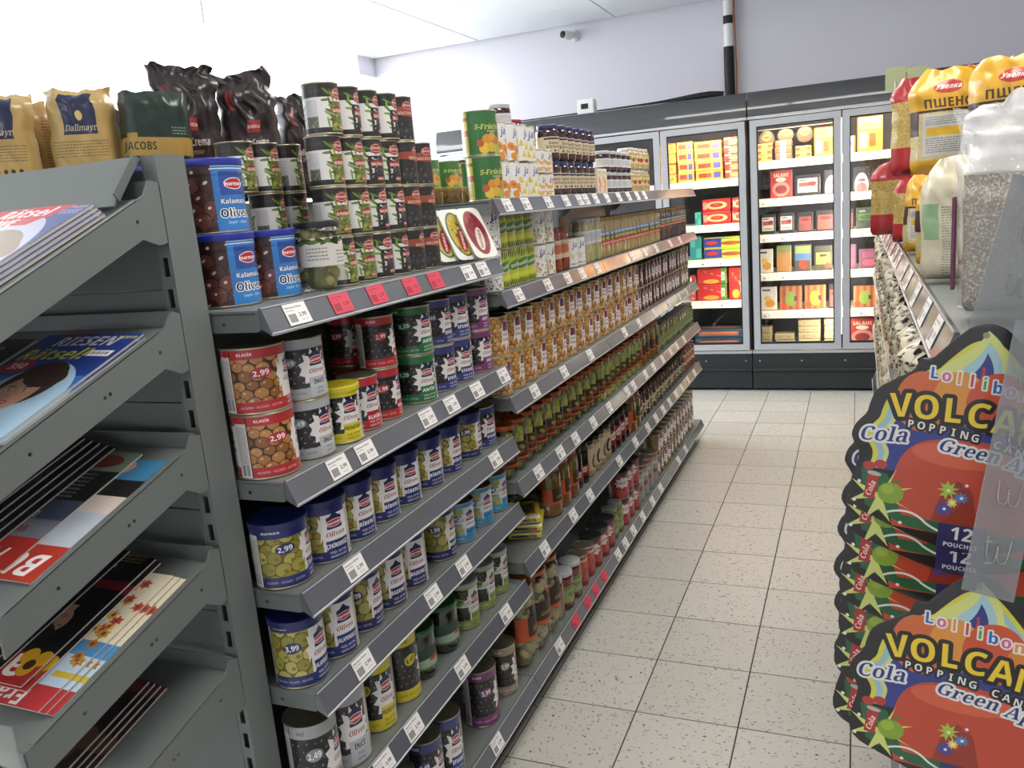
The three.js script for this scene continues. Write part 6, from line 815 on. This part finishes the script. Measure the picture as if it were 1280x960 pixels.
// ---------------------------------------------------------------- hanging candy bags
{
  const S = 0.62 / FOCAL; // metres per photo pixel at the strip
  const left = [[3, -15], [-14, -10], [-28, 2], [-47, 24], [-56, 34], [-69, 36], [-76, 52], [-96, 66], [-117, 83], [-124, 104], [-126, 115], [-139, 134], [-142, 150], [-133, 165], [-130, 176], [-136, 206], [-137, 234], [-126, 250], [-82, 268], [-40, 282], [0, 290]];
  const out = []; const raw = [...left, ...left.slice(1, -1).reverse().map(([a, b]) => [6 - a, b])];
  const curve = new THREE.CatmullRomCurve3(raw.map(p => V(p[0], -p[1], 0)), true, 'centripetal'); for (const p of curve.getPoints(110).slice(0, 110)) out.push([p.x, p.y]);
  const cx = 0, cy = -145, N = out.length, rings = [1, 0.955, 0.9, 0.75, 0.55, 0.3, 0], P = [], U = [], I = [];
  for (const s of [1, -1]) { const o0 = P.length / 3; rings.forEach((k, r) => out.forEach(([a, b]) => { const x = cx + (a - cx) * k, y = cy + (b - cy) * k, z = r < 2 ? 0.9 : 0.9 + 7 * Math.pow(1 - k, 0.55) * (1 + 0.12 * noise.noise(x * 0.03, y * 0.03, 3)) ; P.push(x * S, y * S, s * z * S); U.push((x + 150) / 300, (y + 300) / 320); }));
    for (let r = 0; r < rings.length - 1; r++) for (let i = 0; i < N; i++) { const a = o0 + r * N + i, b = o0 + r * N + (i + 1) % N, c = a + N, d = b + N; if (s > 0) I.push(a, c, b, b, c, d); else I.push(a, b, c, b, d, c); } }
  const back = rings.length * N; for (let i = 0; i < N; i++) { const a = i, b = (i + 1) % N, c = back + i, d = back + (i + 1) % N; I.push(a, b, c, b, d, c); }
  const cg = new THREE.BufferGeometry(); cg.setAttribute('position', new THREE.Float32BufferAttribute(P, 3)); cg.setAttribute('uv', new THREE.Float32BufferAttribute(U, 2)); cg.setIndex(I); cg.computeVertexNormals();
  const ct = canvasTex(900, 960, (x) => {
    x.scale(3, 3); x.translate(150, 20); fr(x, '#10100f', -150, -20, 300, 320); const inner = (k, col) => { x.fillStyle = col; x.beginPath(); out.forEach(([a, b]) => x.lineTo(cx + (a - cx) * k, -(cy + (b - cy) * k))); x.closePath(); x.fill(); };
    const bandTop = (k, col, y1) => { x.save(); x.beginPath(); x.rect(-150, -20, 300, 20 + y1); x.clip(); inner(k, col); x.restore(); };
    bandTop(0.87, '#c9c645', 190); bandTop(0.82, '#8fb4c2', 190); bandTop(0.76, '#c9cb7c', 190); bandTop(0.72, '#28357f', 190);
    // flame at the top
    x.fillStyle = '#c8cf7a'; x.beginPath(); x.moveTo(2, -6); x.bezierCurveTo(40, 20, 38, 70, 10, 84); x.lineTo(-60, 84); x.bezierCurveTo(-60, 40, -10, 30, 2, -6); x.fill(); x.fillStyle = '#9cc0c8'; x.beginPath(); x.moveTo(4, 8); x.bezierCurveTo(30, 30, 28, 66, 8, 84); x.lineTo(-40, 84); x.bezierCurveTo(-40, 50, -2, 36, 4, 8); x.fill(); x.fillStyle = '#28307c'; x.beginPath(); x.moveTo(4, 22); x.bezierCurveTo(20, 44, 16, 70, 0, 84); x.lineTo(-26, 84); x.bezierCurveTo(-22, 56, 0, 50, 4, 22); x.fill(); x.strokeStyle = '#b53a2c'; x.lineWidth = 3; x.beginPath(); x.moveTo(2, 40); x.quadraticCurveTo(6, 58, -12, 76); x.stroke(); el(x, '#8f8a6c', 0, 0, 4, 4);
    // lava mound without any figure
    for (const [a, b, w, h, c] of [[-60, 92, 34, 40, '#c2602c'], [-20, 84, 30, 36, '#cf8a34'], [24, 86, 36, 40, '#bf4d2a'], [66, 96, 30, 34, '#c97a30']]) el(x, c, a, b, w, h);
    x.fillStyle = '#b5422a'; x.beginPath(); x.moveTo(-80, 268); x.bezierCurveTo(-90, 210, -92, 150, -40, 140); x.bezierCurveTo(0, 132, 60, 134, 86, 160); x.bezierCurveTo(104, 200, 96, 240, 86, 268); x.closePath(); x.fill(); el(x, '#c65a3c', -6, 158, 60, 17); x.fillStyle = '#8e2f20'; x.beginPath(); x.moveTo(-40, 268); x.bezierCurveTo(-24, 220, -30, 200, -8, 192); x.bezierCurveTo(22, 200, 6, 230, 30, 268); x.fill();
    for (const [a, b, r, c] of [[-18, 206, 9, '#9aba3c'], [-2, 214, 6, '#3b77b8'], [-20, 232, 8, '#3d3f95'], [-12, 222, 5, '#d8c85a'], [2, 196, 4, '#b53a4c']]) { blot(x, a, b, r * 1.5, r * 1.5, c, 9, 0.5); el(x, '#e2e2d8', a, b, 2, 2); }
    // green burst with cola cup and apple
    x.fillStyle = '#1d5a34'; x.beginPath(); x.moveTo(-126, 192); x.lineTo(-92, 196); x.lineTo(-70, 250); x.lineTo(120, 258); x.lineTo(112, 272); x.lineTo(-60, 266); x.lineTo(-116, 244); x.fill(); x.strokeStyle = '#d9ddd2'; x.lineWidth = 3; x.beginPath(); x.moveTo(-88, 250); x.quadraticCurveTo(-60, 236, -40, 256); x.quadraticCurveTo(-10, 276, 40, 266); x.stroke(); blot(x, -98, 226, 42, 42, '#c6cf74', 8, 0.75); x.save(); x.translate(-110, 212); x.rotate(0.1); fr(x, '#a32a26', -7, -12, 14, 34); el(x, '#b0aaa2', 0, -14, 9, 3); word(x, 'Cola', 0, 8, 10, '#ecdcd0', { rot: -1.4, style: 'italic bold', font: 'serif' }); x.restore(); el(x, '#a8302a', -116, 188, 8, 6); el(x, '#a8302a', -102, 184, 8, 6); el(x, '#7f9c2c', -86, 222, 16, 15); el(x, '#94ae3c', -90, 217, 8, 7); x.strokeStyle = '#55702a'; x.beginPath(); x.moveTo(-84, 208); x.quadraticCurveTo(-80, 202, -74, 202); x.stroke();
    for (const [a, b] of [[-130, 240], [-104, 262], [-126, 212], [-70, 262]]) el(x, '#dfe2da', a, b, 2.4, 2.4);
    // words
    const cols = ['#2f55b0', '#c95a86', '#d98a3a', '#b83a4a', '#3f9a4a', '#2f55b0', '#c95a86', '#d98a3a', '#3f9a4a']; [...'Lolliboni'].forEach((c, i) => word(x, c, -52 + i * 14.5, 50 + Math.abs(i - 4) * 0.6 + i * 2.6, 21, cols[i], { line: '#d9dad4', lw: 4 }));
    [...'VOLCANO'].forEach((c, i) => word(x, c, -86 + i * 30, 100 - Math.sin(i / 6 * 3.14) * 10 + i * 4, 44, '#e0c22c', { line: '#0f0f0e', lw: 11, rot: -0.12 + i * 0.05 })); [...'POPPING CANDY'].forEach((c, i) => word(x, c, -72 + i * 12.6, 123 - Math.sin(i / 12 * 3.14) * 6 + i * 2.4, 14, '#dcdcd6', { line: '#0f0f0e', lw: 6, rot: i * 0.02 - 0.02 }));
    word(x, 'Cola', -104, 142, 27, '#252c66', { line: '#d6d8d4', lw: 6, style: 'italic bold', font: 'serif', rot: -0.08 }); word(x, 'Green', -2, 150, 23, '#252c66', { line: '#d6d8d4', lw: 6, style: 'italic bold', font: 'serif', rot: 0.12 }); word(x, 'Apple', 74, 163, 23, '#252c66', { line: '#d6d8d4', lw: 6, style: 'italic bold', font: 'serif', rot: 0.14 });
    fr(x, '#262a5c', -24, 252, 56, 36); word(x, '12', 4, 264, 25, '#dcdcd6'); word(x, 'POUCHES', 4, 281, 9, '#dcdcd6');
  });
  ct.wrapS = ct.wrapT = THREE.ClampToEdgeWrapping;
  const cm = phys(0xffffff, { map: ct, roughness: 0.34, clearcoat: 0.35, clearcoatRoughness: 0.06 });
  const yaw = Math.atan2(-0.0, 1) - 0.08;
  const bags = [[1233, 419, 0.635, -0.02, 'candy bag with a yellow flame top hanging uppermost under the seed bag'], [1224, 732, 0.6, 0.02, 'candy bag hooked at the lower end of the clear strip'],
    [1216, 446, 0.655, 0.03, ''], [1207, 494, 0.677, 0.06, ''], [1203, 538, 0.697, 0.05, ''], [1190, 584, 0.72, 0.1, ''], [1203, 642, 0.741, 0.02, ''], [1206, 706, 0.76, 0.0, '']];
  bags.forEach(([u, v, dep, rz, lab], i) => { const m = mesh(numbered('candy_bag'), cg, cm, scene); m.position.copy(along(u, v, dep)); m.rotation.set(-0.04, yaw, rz - 0.075, 'YXZ'); const k = dep / 0.62; m.scale.set(k, k, k); tag(m, lab || ORD[i - 1] + ' candy bag down in the fanned pile behind the uppermost candy bag', 'candy bag', lab ? undefined : 'fanned candy bags'); });
  // the plastic strips they hang from
  const strip = base('hanging_strip', 0, 0, 0); tag(strip, 'grey translucent plastic strip with hook tabs carrying the candy bags', 'hanging strip');
  const sp = phys(0xd5d8da, { transmission: 0.8, thickness: 0, roughness: 0.14, ior: 1.45 }), tabs = [];
  const plate = (a, b, w, n) => { const A = along(...a), Bp = along(...b), dir = Bp.clone().sub(A), len = dir.length(), g = new THREE.Group(); const s = mesh(n, rbox(-w / 2, w / 2, -len, 0, -0.0006, 0.0006, 0.0004, 1), sp, strip); s.position.copy(A); const yv = dir.clone().normalize().negate(), zv = V(0.05, 0.12, 1).normalize(), xv = V(0, 0, 0).crossVectors(yv, zv).normalize(); zv.crossVectors(xv, yv); s.quaternion.setFromRotationMatrix(new THREE.Matrix4().makeBasis(xv, yv, zv)); void g;
    for (let k = 0.035; k < len - 0.02; k += 0.042) { const t = tube([V(-0.007, -k, 0.0016), V(-0.005, -k - 0.016, 0.0022), V(-0.001, -k - 0.017, 0.0022), V(0, -k - 0.004, 0.0018), V(0.002, -k - 0.017, 0.0022), V(0.006, -k - 0.016, 0.0022), V(0.008, -k, 0.0016)], 0.0007, 24, 5); const m = mesh('hook_tab', t, sp, strip); m.position.copy(s.position); m.quaternion.copy(s.quaternion); } };
  plate([1310, 225, 0.648], [1250, 432, 0.648], 0.05, 'strip_plate'); plate([1302, 405, 0.607], [1234, 745, 0.59], 0.034, 'strip_plate');
  const T0 = along(1310, 226, 0.65); mesh('wire_hook', tube([T0, T0.clone().add(V(0.02, 0.03, -0.02)), V(0.24, 1.56, -0.96), V(0.5, 1.45, -1.0), V(0.6, 1.38, -1.014)], 0.002, 30, 6), M.alu, strip);
}
renderer.render(scene, camera);
